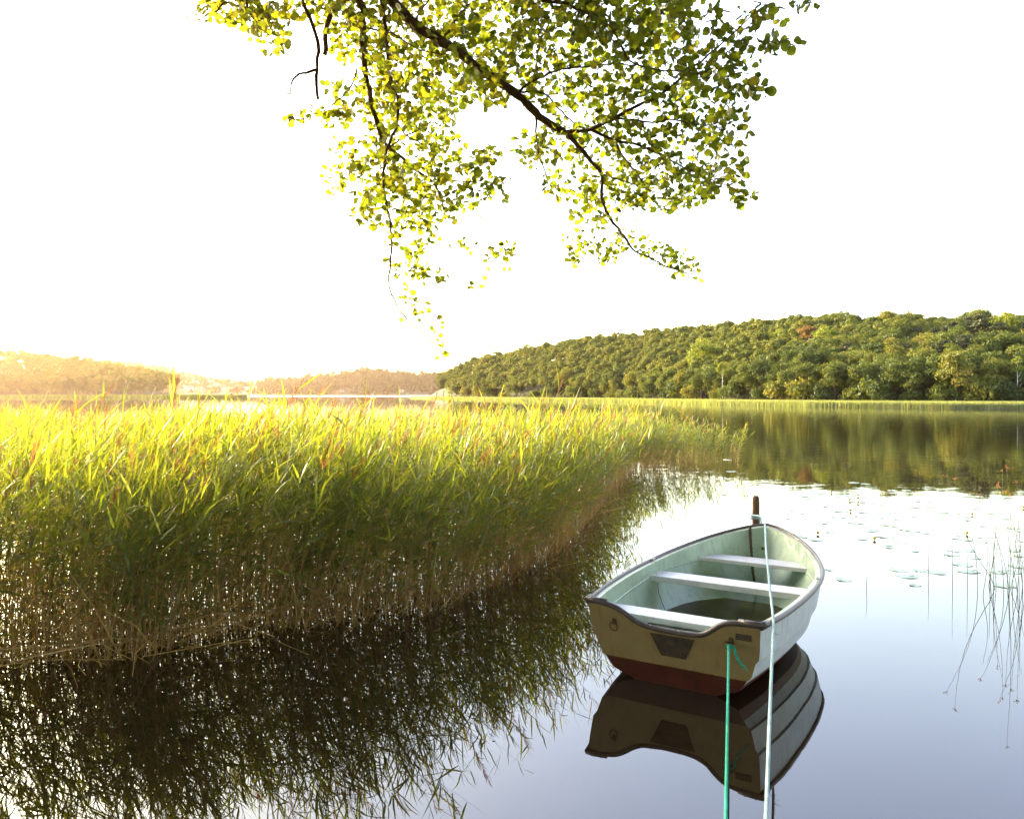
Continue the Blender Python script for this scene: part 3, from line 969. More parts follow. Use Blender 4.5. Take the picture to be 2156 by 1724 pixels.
br([(895, 372), (930, 375), (1000, 385), (1095, 400)], 6.4, 6.3, 3, 1.1)
br([(920, 394), (935, 456), (971, 496), (1010, 512), (1048, 525), (1085, 545)], 6.5, 6.4, 2.4, 1.1)
br([(824, 529), (860, 560), (905, 590), (1005, 600)], 6.0, 6.0, 2, 1)
br([(811, 419), (850, 460), (880, 520), (900, 560)], 6.1, 6.3, 2.4, 1)
br([(807, 365), (770, 420), (750, 465)], 6.1, 5.9, 2, 1)
br([(640, -60), (636, 0), (650, 33), (665, 69), (669, 109), (667, 146), (669, 208)], 5.8, 5.9, 9, 6.5, False, pre=([(-2.6, 4.6, 5.7)], (.02,)))
br([(667, 146), (645, 155), (629, 157), (612, 175), (612, 197), (594, 200)], 5.85, 5.8, 6.5, 2.6, False)
br([(612, 176), (650, 178)], 5.8, 5.8, 1.5, .8, False)
br([(735, -40), (720, 0), (698, 29), (687, 66), (685, 117)], 5.9, 6.0, 12, 10, False, pre=([(-2.1, 4.8, 5.8)], (.03,)))
br([(519, -60), (519, 0), (515, 22), (483, 4), (465, 15), (450, 27)], 5.9, 5.9, 8, 3, False, pre=([(-3.0, 4.4, 5.4)], (.02,)))
br([(519, 15), (540, 50), (575, 85), (602, 120)], 5.9, 5.8, 3.5, 1.2)
br([(483, 4), (450, -20), (420, 10), (400, 35)], 5.9, 5.8, 3, 1.2)
br([(930, 88), (960, 40), (1010, -10), (1060, -60)], 6.0, 6.6, 6, 3)
br([(870, 48), (900, 0), (930, -60)], 5.9, 6.5, 5, 3)
br([(1275, 445), (1230, 480), (1195, 530)], 6.4, 6.3, 2.4, 1.0)
br([(1268, 368), (1310, 380), (1370, 400), (1450, 430)], 6.5, 6.6, 4, 1.4)

trunkb = MB()
trunkb.tube([W2A(p) for p in [(-4.6, 1.2, -.1), (-4.62, 1.25, 1.0), (-4.5, 1.3, 2.8), (-4.4, 1.4, 5.0), (-4.3, 1.3, 7.5), (-4.1, 1.2, 10)]], [.27, .21, .18, .16, .12, .06], 14)
trunkb.build('trunk', 'bark', alder)
for a, b_, leafy in BR:
    mb = MB()
    mb.tube([W2A(p) for p in a], list(b_), 8 if b_[0] > .01 else 6)
    mb.build('branch', 'bark' if b_[0] > .006 else 'twig', alder)

# twigs grown towards attractors in traced leaf regions
blobs = [
 (510, 15, 85, 30, 60), (575, 75, 40, 45, 34), (430, 25, 32, 18, 9), (540, 40, 40, 30, 22), (610, 30, 30, 30, 12),
 (700, 30, 60, 34, 40), (735, 80, 40, 50, 34), (780, 60, 50, 60, 50),
 (900, 60, 110, 85, 150), (1030, 60, 110, 80, 150), (1180, 60, 110, 80, 150), (1300, 60, 100, 80, 140), (1400, 60, 75, 75, 95), (870, -20, 300, 40, 120), (1250, -20, 250, 40, 120),
 (850, 140, 80, 60, 80), (960, 160, 90, 55, 90), (1060, 150, 80, 55, 70), (1020, 205, 50, 18, 14), (1180, 180, 90, 50, 80), (1300, 170, 100, 60, 95), (1400, 190, 80, 60, 75), (1480, 200, 70, 70, 55),
 (800, 170, 45, 70, 40), (730, 200, 55, 45, 26), (640, 245, 32, 12, 9), (700, 245, 40, 20, 10), (830, 240, 70, 50, 60), (900, 230, 70, 45, 55),
 (850, 310, 80, 50, 75), (930, 300, 40, 35, 20), (735, 330, 50, 45, 26), (700, 380, 28, 25, 8), (790, 370, 60, 50, 50), (870, 380, 80, 45, 75), (950, 370, 70, 40, 45), (1020, 395, 55, 28, 26), (1025, 320, 22, 22, 7), (1000, 345, 40, 30, 16),
 (830, 440, 65, 45, 50), (900, 440, 60, 38, 38), (760, 430, 30, 35, 12), (970, 440, 40, 25, 10), (870, 500, 55, 36, 34), (860, 550, 50, 30, 24), (900, 580, 40, 18, 14), (990, 597, 20, 8, 5),
 (1055, 525, 36, 18, 14), (985, 510, 18, 22, 6), (1070, 555, 14, 8, 3), (880, 655, 36, 26, 9), (860, 620, 20, 24, 5), (925, 690, 10, 40, 4), (932, 742, 8, 8, 3),
 (1120, 310, 36, 36, 28), (1180, 300, 45, 40, 26), (1240, 250, 80, 40, 50), (1330, 270, 80, 45, 55), (1430, 290, 80, 50, 55), (1520, 280, 50, 50, 24), (1560, 200, 40, 50, 14), (1560, 120, 40, 50, 12),
 (1260, 330, 50, 40, 22), (1370, 350, 80, 45, 60), (1460, 370, 70, 40, 48), (1530, 360, 40, 45, 16), (1210, 395, 55, 40, 34), (1300, 400, 65, 45, 62), (1380, 410, 60, 35, 45), (1450, 420, 50, 25, 20), (1555, 415, 26, 14, 7),
 (1250, 460, 60, 26, 18), (1220, 510, 36, 28, 16), (1280, 525, 40, 26, 20), (1330, 500, 40, 28, 16), (1390, 530, 40, 18, 22), (1435, 555, 35, 20, 16), (1465, 575, 12, 10, 4), (1210, 545, 22, 12, 6),
 (1500, 50, 40, 45, 14), (1560, 50, 35, 35, 9), (1610, 40, 40, 38, 11), (1650, 95, 30, 16, 8), (1600, 100, 30, 24, 8), (1690, 5, 24, 12, 6), (1600, 185, 14, 12, 3), (1565, 265, 18, 12, 3), (1480, 130, 60, 50, 32)]
att = []
for (cx_, cy_, rx_, ry_, n_) in blobs:
    for _ in range(int(n_ * 1.25)):
        a = g.uniform(0, 6.28); q = math.sqrt(g.random())
        att.append((cx_ + math.cos(a) * rx_ * q, cy_ + math.sin(a) * ry_ * q))
nodes = []; nidx = []
for a, b_, leafy in BR:
    if leafy:
        k = (a[:, 2] < 2.0 + .62 * a[:, 1]) & (b_ < .035)
        nodes.append(a[k][::2])
nodes = np.concatenate(nodes)
spt = np.stack([CX + nodes[:, 0] / nodes[:, 1] * FL, HY - (nodes[:, 2] - CH) / nodes[:, 1] * FL], 1)
A3 = []
for (x, y) in att:
    d = np.hypot(spt[:, 0] - x, spt[:, 1] - y)
    i = int(np.argmin(d))
    Yv = nodes[i, 1] + abs(g.normal(0, .18 + d[i] / 260)) * (1 if g.random() < .8 else -1)
    if x > 1490: Yv = g.uniform(4.7, 5.6)
    A3.append((d[i], P(x, y, max(Yv, 4.6))))
A3.sort(key=lambda q: q[0])
cap_ = len(nodes) + len(A3) * 14 + 100
NB = np.zeros((cap_, 3)); NB[:len(nodes)] = nodes; cnt = len(nodes)
twig = MB(); LP = []   # leaf anchor (pos, dir, size)
for d0, p in A3:
    dd = NB[:cnt] - p
    i = int(np.argmin((dd ** 2).sum(1)))
    q = NB[i].copy()
    L = np.linalg.norm(p - q)
    if L < .03: continue
    k = max(2, int(L / .05)); k = min(k, 12)
    bend = np.array([g.normal(0, .1), g.normal(0, .1), g.uniform(-.05, .22)]) * L
    path = [q + (p - q) * f + bend * math.sin(math.pi * f) + g.normal(0, .006, 3) * (0 < f < 1) for f in np.linspace(0, 1, k + 1)]
    r0 = .0017 + .0014 * min(L, 1)
    twig.tube([W2A(a) for a in path], [r0 * (1 - .6 * j / k) for j in range(k + 1)], 3, cap=False)
    for j in range(1, k + 1):
        if cnt < cap_:
            NB[cnt] = path[j]; cnt += 1
        if j / k > .25 or L < .25:
            if g.random() < .62 or j == k:
                LP.append((path[j], unit(path[j] - path[j - 1])))
                if j == k:
                    LP.append((path[j], unit(path[j] - path[j - 1])))
twig.build('twig', 'twig', alder)
# leaf template: obovate, folded, 2x6 rim points
prof = [(0.0, 0.0), (.12, .17), (.32, .36), (.55, .46), (.76, .43), (.93, .24), (.985, .06)]
mid = [(.0, 0), (.2, 0), (.45, 0), (.7, 0), (.95, 0)]
def leaf_template():
    V = []
    rimL = [(x, y, abs(y) * .18 + .03 * math.sin(9 * x)) for x, y in prof]
    rimR = [(x, -y, abs(y) * .18 + .03 * math.sin(9 * x + 1)) for x, y in prof]
    ctr = [(x, 0, 0) for x, y in prof]
    V = ctr + rimL + rimR
    n = len(prof); F = []
    for i in range(n - 1):
        F.append((i, i + 1, n + i + 1, n + i)); F.append((i + 1, i, 2 * n + i, 2 * n + i + 1))
    return np.array(V), np.array(F)
LV, LF = leaf_template()
nl = len(LP)
pos = np.array([p for p, d in LP]); dr = np.array([d for p, d in LP])
az = g.uniform(0, 6.28, nl)
ax = unit(dr * .5 + np.stack([np.cos(az), np.sin(az), g.normal(-.15, .55, nl)], 1))
nr = unit(np.cross(ax, g.normal(size=(nl, 3))) + np.array([0, 0, .35]))
nr = unit(nr - ax * (nr * ax).sum(1, keepdims=True))
sd = np.cross(nr, ax)
px_ = CX + pos[:, 0] / pos[:, 1] * FL
size = np.clip(g.normal(.057, .012, nl), .032, .088) * np.interp(px_, [600, 1100, 1500, 1650], [.95, .97, .95, 1.0])
size *= np.where((HY - (pos[:, 2] - CH) / pos[:, 1] * FL) > 480, .82, 1)
pet = pos + ax * .012
V = pet[:, None] + (LV[None, :, 0:1] * ax[:, None] + LV[None, :, 1:2] * sd[:, None] * g.uniform(.85, 1.08, (nl, 1, 1)) + LV[None, :, 2:3] * nr[:, None] * g.uniform(-.6, 2.0, (nl, 1, 1))) * size[:, None, None]
# second petiole-hung leaf rims get irregular edges
V += g.normal(0, .0012, V.shape)
F = (LF[None] + (np.arange(nl) * len(LV))[:, None, None]).reshape(-1, 4)
tint = np.clip(np.interp(px_, [450, 900, 1400], [.66, .52, .40]) + g.normal(0, .2, nl), 0, 1)
# unseen leaf canopy added above and behind the frame to block sky light
n2 = 56000
c = np.stack([g.uniform(-9, 9, n2), g.uniform(-5, 10.5, n2), g.random(n2)], 1)
c[:, 2] = 3.1 + .62 * np.maximum(c[:, 1], 0) + c[:, 2] * 2.6 + .35 * np.sin(c[:, 0] * 1.3) * np.cos(c[:, 1] * 1.1)
k = (c[:, 0] / 9.2) ** 2 + ((c[:, 1] - 2.5) / 8.5) ** 2 < 1
c = c[k]; n2 = len(c)
nn = unit(g.normal(size=(n2, 3)) + np.array([0, 0, .8])); u_ = unit(np.cross(nn, g.normal(size=(n2, 3)))); v_ = np.cross(nn, u_)
ss = g.uniform(.08, .17, (n2, 1))
V2 = (np.stack([c - u_ * ss, c - v_ * ss * .7, c + u_ * ss, c + v_ * ss * .7], 1)).reshape(-1, 3)
Vall = np.concatenate([V.reshape(-1, 3), V2]) - np.array([-4.6, 1.2, .35])
me = mesh_np('crown', Vall, [F, np.arange(n2 * 4).reshape(n2, 4) + nl * len(LV)], ['alder_leaf'], tint=np.concatenate([np.repeat(tint, len(LV)), np.repeat(g.random(n2), 4)]))
link('crown', me, alder)
print('alder leaves', nl)
cn = MB()
for i in g.choice(nl, 420):
    p = LP[i][0]
    q = p + np.array([g.normal(0, .03), g.normal(0, .03), -abs(g.normal(.03, .02))])
    cn.sphere(W2A(q), g.uniform(.0045, .0075), 5, 0, (1, 1, 1.3))
tag(cn.build('seed_cone', 'cone', alder), kind='stuff')

# ================================================================= BANK and unseen wood added behind the viewer to shade the near scene
bx = np.linspace(-30, 30, 40); by = np.linspace(-35, 2.2, 24)
V = [(x, y, (-.3 + .85 * min(1, max(0, (1.4 + .35 * math.sin(x) - y)) / 1.2) + max(0, -y - 2) * .12 + .05 * math.sin(x * 2.3 + y))) for y in by for x in bx]
F = [(j * 40 + i, j * 40 + i + 1, (j + 1) * 40 + i + 1, (j + 1) * 40 + i) for j in range(23) for i in range(39)]
tag(link('bank', mesh_np('bank', V, [F], ['bank'], smooth=True)), 'earth bank at the water edge', 'ground', kind='structure')
pts = [(x_, y_, max(0, -y_ - 2) * .12 + .3, random.uniform(1.5, 2.0)) for x_, y_ in
       [(random.uniform(-24, 24), random.uniform(-20, -4.5)) for _ in range(60)] + [(x_ * 3.2, -5.5 + (x_ % 2)) for x_ in range(-6, 7)] + [(-12.5 - 3.0 * (k_ % 3), -6 + k_ * .85) for k_ in range(18)] + [(15 + k_, 1.0 - k_) for k_ in range(0, 8, 2)]]
tag(merged_trees('shading_woodland', pts, 'shading_tree', (2.2, 2.2, 3.6), 3.9, 1300, .42, 61), 'unseen trees added on the near bank to shade the boat', 'woodland', kind='stuff')

exec_boat = True

# ================================================================= BOAT
def boatpaint(name, white, red, zr):
    m, t, b = newmat(name)
    tc = N(t, 'ShaderNodeTexCoord')
    s = N(t, 'ShaderNodeSeparateXYZ'); t.links.new(tc.outputs['Object'], s.inputs[0])
    nz = N(t, 'ShaderNodeTexNoise', Scale=9.0, Detail=6.0, Roughness=.7); t.links.new(tc.outputs['Object'], nz.inputs['Vector'])
    mpn = N(t, 'ShaderNodeMapping'); mpn.inputs['Scale'].default_value = (14, 14, 1.2); t.links.new(tc.outputs['Object'], mpn.inputs[0])
    st = N(t, 'ShaderNodeTexNoise', Scale=2.0, Detail=4.0); t.links.new(mpn.outputs[0], st.inputs['Vector'])
    wc = ramp(t, nz.outputs['Fac'], [(.25, tuple(x * .8 for x in white)), (.6, white)])
    stn = ramp(t, st.outputs['Fac'], [(.56, (1, 1, 1)), (.78, (.62, .52, .38))])
    mm = N(t, 'ShaderNodeMix', data_type='RGBA', blend_type='MULTIPLY'); mm.inputs[0].default_value = .8
    t.links.new(wc, mm.inputs[6]); t.links.new(stn, mm.inputs[7])
    rc = ramp(t, nz.outputs['Fac'], [(.3, tuple(x * .6 for x in red)), (.7, red)])
    ad = N(t, 'ShaderNodeMath', operation='MULTIPLY_ADD'); ad.inputs[1].default_value = .012
    t.links.new(nz.outputs['Fac'], ad.inputs[0]); t.links.new(s.outputs['Z'], ad.inputs[2])
    gt = N(t, 'ShaderNodeMath', operation='GREATER_THAN'); gt.inputs[1].default_value = zr + .006
    t.links.new(ad.outputs[0], gt.inputs[0])
    mx = N(t, 'ShaderNodeMix', data_type='RGBA')
    t.links.new(gt.outputs[0], mx.inputs[0]); t.links.new(rc, mx.inputs[6]); t.links.new(mm.outputs[2], mx.inputs[7])
    t.links.new(mx.outputs[2], b.inputs['Base Color'])
    b.inputs['Roughness'].default_value = .42
    return m
M['hull_paint'] = boatpaint('hull_paint', (.64, .66, .67), (.15, .035, .022), .115)
M['transom_shaded_paint'] = boatpaint('transom_shaded_paint', (.27, .19, .08), (.085, .020, .011), .145)  # hull paint again, with the shade on the transom put into the colour
M['boat_inner'] = simple('boat_inner', (.40, .50, .40), .38, .22, 3.5, .08, 5)
M['boat_rim'] = simple('boat_rim', (.55, .58, .44), .4, .15, 6)
M['seat_white'] = simple('seat_white', (.68, .66, .69), .45, .1, 5)
M['seat_under'] = simple('seat_under', (.5, .5, .45), .6, .2, 5)
M['rubber'] = simple('rubber', (.075, .05, .05), .38, .3, 8, .1, 30)
M['steel'] = simple('steel', (.5, .47, .43), .45, .2, 20, metallic=.7)
M['rust'] = simple('rust', (.10, .055, .03), .75, .4, 40, .3, 80, metallic=.3)
M['pad'] = simple('pad', (.055, .035, .02), .85, .5, 18, .4, 40)
M['rope_blue'] = simple('rope_blue', (.42, .58, .68), .8, .2, 30, .3, 300)
M['rope_teal'] = simple('rope_teal', (.01, .42, .30), .75, .3, 30, .3, 300)
M['post_wood'] = simple('post_wood', (.17, .09, .05), .85, .45, 7, .5, 40)
m, t, b = newmat('puddle')
M['puddle'] = m
b.inputs['Base Color'].default_value = (.05, .048, .025, 1); b.inputs['Roughness'].default_value = .03; b.inputs['IOR'].default_value = 1.33
b.inputs['Specular IOR Level'].default_value = .3
nz = N(t, 'ShaderNodeTexNoise', Scale=5.0, Detail=5.0)
t.links.new(ramp(t, nz.outputs['Fac'], [(.35, (.012, .010, .005)), (.7, (.05, .048, .022))]), b.inputs['Base Color'])

def stained(mat, amount, col, sc=(9, 9, 1.0)):
    t = M[mat].node_tree; b = t.nodes['Principled BSDF']
    src = b.inputs['Base Color'].links[0].from_socket
    tc = N(t, 'ShaderNodeTexCoord')
    mpn = N(t, 'ShaderNodeMapping'); mpn.inputs['Scale'].default_value = sc; t.links.new(tc.outputs['Object'], mpn.inputs[0])
    st = N(t, 'ShaderNodeTexNoise', Scale=2.2, Detail=7.0, Roughness=.7); t.links.new(mpn.outputs[0], st.inputs['Vector'])
    sp_ = N(t, 'ShaderNodeTexNoise', Scale=60.0, Detail=3.0); t.links.new(tc.outputs['Object'], sp_.inputs['Vector'])
    r1 = ramp(t, st.outputs['Fac'], [(.50, (1, 1, 1)), (.72, col)])
    r2 = ramp(t, sp_.outputs['Fac'], [(.66, (1, 1, 1)), (.74, (.45, .38, .28))])
    for r_ in (r1, r2):
        mm = N(t, 'ShaderNodeMix', data_type='RGBA', blend_type='MULTIPLY'); mm.inputs[0].default_value = amount
        t.links.new(src, mm.inputs[6]); t.links.new(r_, mm.inputs[7]); src = mm.outputs[2]
    t.links.new(src, b.inputs['Base Color'])
stained('boat_inner', .8, (.68, .62, .45))
stained('boat_rim', .8, (.6, .55, .42), (4, 4, 4))
stained('seat_white', .6, (.7, .64, .52), (5, 1.2, 5))
stained('rubber', .6, (1.0, 1.0, 1.0))
BH = R(31.2)
BO = Vector((1.055, 5.105, 0))
_o = t.nodes['Material Output']; _tp = N(t, 'ShaderNodeBsdfTransparent'); _tp.inputs[0].default_value = (.62, .52, .34, 1)
_mx = N(t, 'ShaderNodeMixShader'); _mx.inputs[0].default_value = .52
t.links.new(_tp.outputs[0], _mx.inputs[1]); t.links.new(b.outputs[0], _mx.inputs[2]); t.links.new(_mx.outputs[0], _o.inputs[0])
boat = empty('rowing_boat', BO, -BH)
tag(boat, 'small moored rowing boat, pale green inside with white seats and red bottom', 'rowing boat')
def b2w(p):
    x, y, z = p
    return Vector((BO.x + x * math.cos(BH) + y * math.sin(BH), BO.y - x * math.sin(BH) + y * math.cos(BH), z))
def w2b(p):
    dx, dy = p[0] - BO.x, p[1] - BO.y
    return Vector((dx * math.cos(BH) - dy * math.sin(BH), dx * math.sin(BH) + dy * math.cos(BH), p[2]))
LB = 2.86
tg = np.array([0, .14, .28, .42, .545, .65, .755, .84, .91, .955, .985, 1.0])
bg_ = np.array([.60, .665, .70, .715, .71, .675, .585, .475, .335, .215, .10, 0.0])
# rows: (name, b factor stern, b factor mid, z stern, z mid, z bow, y stern, y stem, fineness)
ROWS = [
 # f0,   f1,   z0,   zm,   z1,   y0,   y1,  fine
 (1.00, 1.00, .525, .515, .70, .00, LB, 0.0),
 (.985, .985, .40, .40, .60, .025, LB - .03, .05),
 (.955, .955, .30, .305, .50, .045, LB - .07, .10),
 (.86, .89, .165, .175, .36, .07, LB - .14, .2),
 (.72, .78, .06, .07, .22, .09, LB - .24, .32),
 (.40, .46, -.02, -.02, .08, .11, LB - .38, .5),
 (.0, .0, -.055, -.06, -.02, .12, LB - .52, .6)]
def rowpt(row, t_, off=0.0, dz=0.0, dy=0.0):
    f0, f1, z0, zm, z1, y0, y1, fine = row
    b_ = np.interp(t_, tg, bg_)
    # smooth the outline
    f = f0 + (f1 - f0) * min(1, t_ / .4)
    fb = max(0.0, 1 - fine * max(0, (t_ - .45) / .55) ** 1.5)
    bb = b_ * f * fb
    z = (z0 + (zm - z0) * math.sin(min(1, t_ / .5) * math.pi / 2)) if t_ < .5 else zm + (z1 - zm) * ((t_ - .5) / .5) ** 2
    y = y0 + (y1 - y0) * t_
    return (max(0, bb - off) , y, z + dz)
TS = np.concatenate([np.linspace(0, .8, 21), np.linspace(.83, 1, 12)])
# smoothed plan curve
tt_ = np.linspace(0, 1, 201); bb_ = np.interp(tt_, tg, bg_)
for _ in range(60):
    bb_[1:-6] = .25 * bb_[:-7] + .5 * bb_[1:-6] + .25 * bb_[2:-5]
tg, bg_ = tt_, bb_
# outer profile with lapped strakes: duplicate knuckle points with a step
def outer_profile(t_):
    pr = []
    for i, row in enumerate(ROWS):
        r, y, z = rowpt(row, t_)
        if 2 <= i <= 4 and r > .02:
            pr.append((r + .008, y, z + .002)); pr.append((max(r - .008, 0), y, z - .004))
        elif 2 <= i <= 4:
            pr.append((r, y, z + .003)); pr.append((r, y, z - .003))
        else:
            pr.append((r, y, z))
    return pr
RIM = .05
def inner_profile(t_):
    pr = []
    for i, row in enumerate(ROWS):
        r, y, z = rowpt(row, t_)
        off = RIM if i == 0 else (.034 if i == 1 else .026)
        b_ = max(0, r - off)
        zz = z + (.0 if i == 0 else .02)
        yy = y - (.05 if t_ > .9 else 0) * (t_ - .9) / .1
        zz = max(zz, .045)
        pr.append((b_, yy, zz))
    return pr
hull = MB()
for side in (-1, 1):
    Pf = [[(side * a, b_, c) for a, b_, c in outer_profile(t_)] for t_ in TS]
    n = len(Pf[0])
    V = [p for pr in Pf for p in pr]
    F = []
    for i in range(len(TS) - 1):
        for j in range(n - 1):
            q = (i * n + j, (i + 1) * n + j, (i + 1) * n + j + 1, i * n + j + 1)
            F.append(q if side > 0 else q[::-1])
    hull.add(V, F, 0)
    Pi = [[(side * a, b_, c) for a, b_, c in inner_profile(t_)] for t_ in TS[:-1]]
    Pi.append([(0.0, p[1], p[2]) for p in inner_profile(.992)])
    n2 = len(Pi[0])
    V = [p for pr in Pi for p in pr]
    F = []
    for i in range(len(Pi) - 1):
        for j in range(n2 - 1):
            q = (i * n2 + j, i * n2 + j + 1, (i + 1) * n2 + j + 1, (i + 1) * n2 + j)
            F.append(q if side > 0 else q[::-1])
    hull.add(V, F, 1, True)
    # rim flange
    V = [Pf[i][0] for i in range(len(TS))] + [Pi[i][0] for i in range(len(TS))]
    L_ = len(TS)
    F = [(i, L_ + i, L_ + i + 1, i + 1) if side > 0 else (i, i + 1, L_ + i + 1, L_ + i) for i in range(L_ - 1)]
    hull.add(V, F, 2)
hull.build('hull', ['hull_paint', 'boat_inner', 'boat_rim'], boat)

# transom
def topz(r):
    d = [(-.62, .53), (-.47, .525), (-.37, .50), (-.30, .455), (-.22, .410), (-.08, .392), (.09, .390), (.2, .398), (.26, .425), (.31, .475), (.37, .512), (.44, .525), (.62, .53)]
    return float(np.interp(r, [a for a, _ in d], [b_ for _, b_ in d]))
rs = np.linspace(-.598, .598, 61)
tz = np.array([topz(r) for r in rs])
for _ in range(3):
    tz[1:-1] = .25 * tz[:-2] + .5 * tz[1:-1] + .25 * tz[2:]
pr0 = outer_profile(0.0)
prr = np.array([p[0] for p in pr0][::-1]); prz = np.array([p[2] for p in pr0][::-1])
def raky(z):
    return .12 - (z + .055) / .58 * .12
def botz(r):
    return float(np.interp(abs(r), np.maximum.accumulate(prr + np.arange(len(prr)) * 1e-6), prz))
tr = MB()
NZ = 10
V = []
for k, r in enumerate(rs):
    z0, z1 = botz(r), tz[k]
    z0 = min(z0, z1 - .005)
    for j in range(NZ + 1):
        z = z0 + (z1 - z0) * j / NZ
        V.append((r, raky(z) - .004, z))
nV = len(V)
V2 = [(p[0] * .985, p[1] + .034, p[2]) for p in V]
F = []; F2 = []
for k in range(len(rs) - 1):
    for j in range(NZ):
        q = (k * (NZ + 1) + j, (k + 1) * (NZ + 1) + j, (k + 1) * (NZ + 1) + j + 1, k * (NZ + 1) + j + 1)
        F.append(q); F2.append(tuple(nV + x for x in q[::-1]))
tr.add(V + V2, F, 0)
tr.add(V + V2, F2, 1)
side_f = []
for k in range(len(rs) - 1):
    a, b_ = k * (NZ + 1) + NZ, (k + 1) * (NZ + 1) + NZ
    side_f.append((a, b_, nV + b_, nV + a))
    a, b_ = k * (NZ + 1), (k + 1) * (NZ + 1)
    side_f.append((b_, a, nV + a, nV + b_))
for k in (0, len(rs) - 1):
    for j in range(NZ):
        a = k * (NZ + 1) + j
        side_f.append((a, a + 1, nV + a + 1, nV + a))
tr.add(V + V2, side_f, 0)
tr.build('transom', ['transom_shaded_paint', 'boat_inner'], boat)
# rubber rail over the transom + rivets
rl = MB()
pts = [(r, raky(z) + .006, z + .006) for r, z in zip(rs, tz)]
rl.tube(pts, .019, 8, 0)
for k in (13, 18, 23, 33, 40, 44, 49):
    rl.sphere((pts[k][0], pts[k][1] - .010, pts[k][2] + .016), .0035, 6, 1)
rl.build('transom_rail', ['rubber', 'steel'], boat)
# gunwale rubbing strake both sides joined at the bow
gp = []
for t_ in TS:
    r, y, z = rowpt(ROWS[0], t_); gp.append((-r - .004, y, z + .002))
for t_ in TS[::-1][1:]:
    r, y, z = rowpt(ROWS[0], t_); gp.append((r + .004, y, z + .002))
ra = MB(); ra.tube(gp, .0165, 8, 0, flat=1.15)
gl = len(gp)
for k in list(range(2, gl - 2, 3)):
    x, y, z = gp[k]
    sx = -1 if x < 0 else 1
    ra.sphere((x - sx * .012, y, z + .017), .003, 6, 1)
ra.build('gunwale_rail', ['rubber', 'steel'], boat)
for sx in (-1, 1):
    c = MB()
    c.tube([(sx * .46, .012, .539), (sx * .55, .006, .541), (sx * .615, .004, .541)], [.021, .023, .021], 10)
    c.tube([(sx * .605, .0, .541), (sx * .614, .05, .539), (sx * .622, .10, .537)], [.022, .021, .018], 10)
    for q in ((.5, .0), (.57, -.004)):
        c.sphere((sx * q[0], q[1], .562), .004, 6)
    c.build('corner_cap', ['rubber'] if sx < 0 else ['rubber'], boat)
    s_ = MB(); s_.box((sx * (np.interp(.5, tg, bg_) - .02), .5 * LB + .1, .553 if False else .533), (.03, .045, .012), Matrix.Rotation(sx * .05, 3, 'Z'))
    s_.ring((sx * (np.interp(.5, tg, bg_) - .02), .5 * LB + .1, .54), .009, .003)
    s_.build('oarlock_socket', 'steel', boat)

def r_in(y, z):
    """inner half breadth at fore-aft y and height z"""
    best = None
    for t_ in np.linspace(0, .992, 120):
        pr = inner_profile(t_)
        zs = [p[2] for p in pr][::-1]; rr = [p[0] for p in pr][::-1]; ys = [p[1] for p in pr][::-1]
        zs_ = np.maximum.accumulate(np.array(zs) + np.arange(len(zs)) * 1e-6)
        rv = float(np.interp(z, zs_, rr)); yv = float(np.interp(z, zs_, ys))
        if best is None or abs(yv - y) < best[0]:
            best = (abs(yv - y), rv)
    return best[1]
def bench(name_label, y0, y1, z, th_, w0=None, w1=None, lab=None):
    b_ = MB()
    a = w0 if w0 else r_in(y0, z) + .004; c = w1 if w1 else r_in(y1, z) + .004
    V = [(-a, y0, z), (a, y0, z), (c, y1, z), (-c, y1, z)]
    V += [(p[0], p[1], z - th_) for p in V]
    b_.add(V, [(0, 1, 2, 3), (7, 6, 5, 4), (0, 4, 5, 1), (1, 5, 6, 2), (2, 6, 7, 3), (3, 7, 4, 0)])
    o = b_.build('seat', 'seat_white', boat, bevel=.005)
    o['label'] = lab
    return o
st_ = bench('', .27, .47, .405, .045, lab='white stern bench behind the transom')
bench('', 1.40, 1.62, .42, .05, lab='white middle bench across the boat')
bench('', 2.20, 2.44, .455, .035, w0=.43 if False else None, lab='white bow bench narrowing toward the bow')
# screw heads on benches
sc_ = MB()
for y_, z_ in ((1.45, .42), (1.57, .42)):
    for sx in (-1, 1):
        sc_.sphere((sx * (r_in(y_, z_) - .04), y_, z_ + .001), .006, 6)
tag(sc_.build('screw', 'steel', boat), kind='stuff')
# moulded ledge line along the inner sides
for sx in (-1, 1):
    for (ya, yb) in ((.3, 1.42), (1.62, 2.24)):
        lm = MB()
        ys = np.linspace(ya, yb, 14)
        pts = [(sx * (r_in(y_, .375 + .02 * y_) + .004), y_, .375 + .02 * y_) for y_ in ys]
        lm.tube(pts, .011, 6, 0); lm.build('side_ledge', 'boat_inner', boat)
# floor ridge and puddle
pz = .118
ys = np.linspace(.20, 2.12, 26)
L1 = [(-(r_in(y_, pz) + .01) * (1 if .26 < y_ < 2.06 else .85), y_, pz) for y_ in ys]
V = L1 + [(-a, b_, c) for a, b_, c in L1[::-1]]
pd_ = MB(); pd_.add(V, [tuple(range(len(V)))[::-1]])
pd_.build('bilge_water', 'puddle', boat)
fl = MB()
fl.box((.28, 1.15, .119), (.035, .9, .012), Matrix.Rotation(.5, 3, 'Z')); fl.box((.10, 1.0, .121), (.02, .75, .010), Matrix.Rotation(.05, 3, 'Z'))
fl.build('floor_rib', 'pad', boat)
cr = MB()
cr.tube([(-.60, 1.40, .36), (-.585, 1.385, .28), (-.565, 1.39, .22), (-.51, 1.34, .15)], .0022, 4)
cr.build('drain_hose', 'rust', boat)
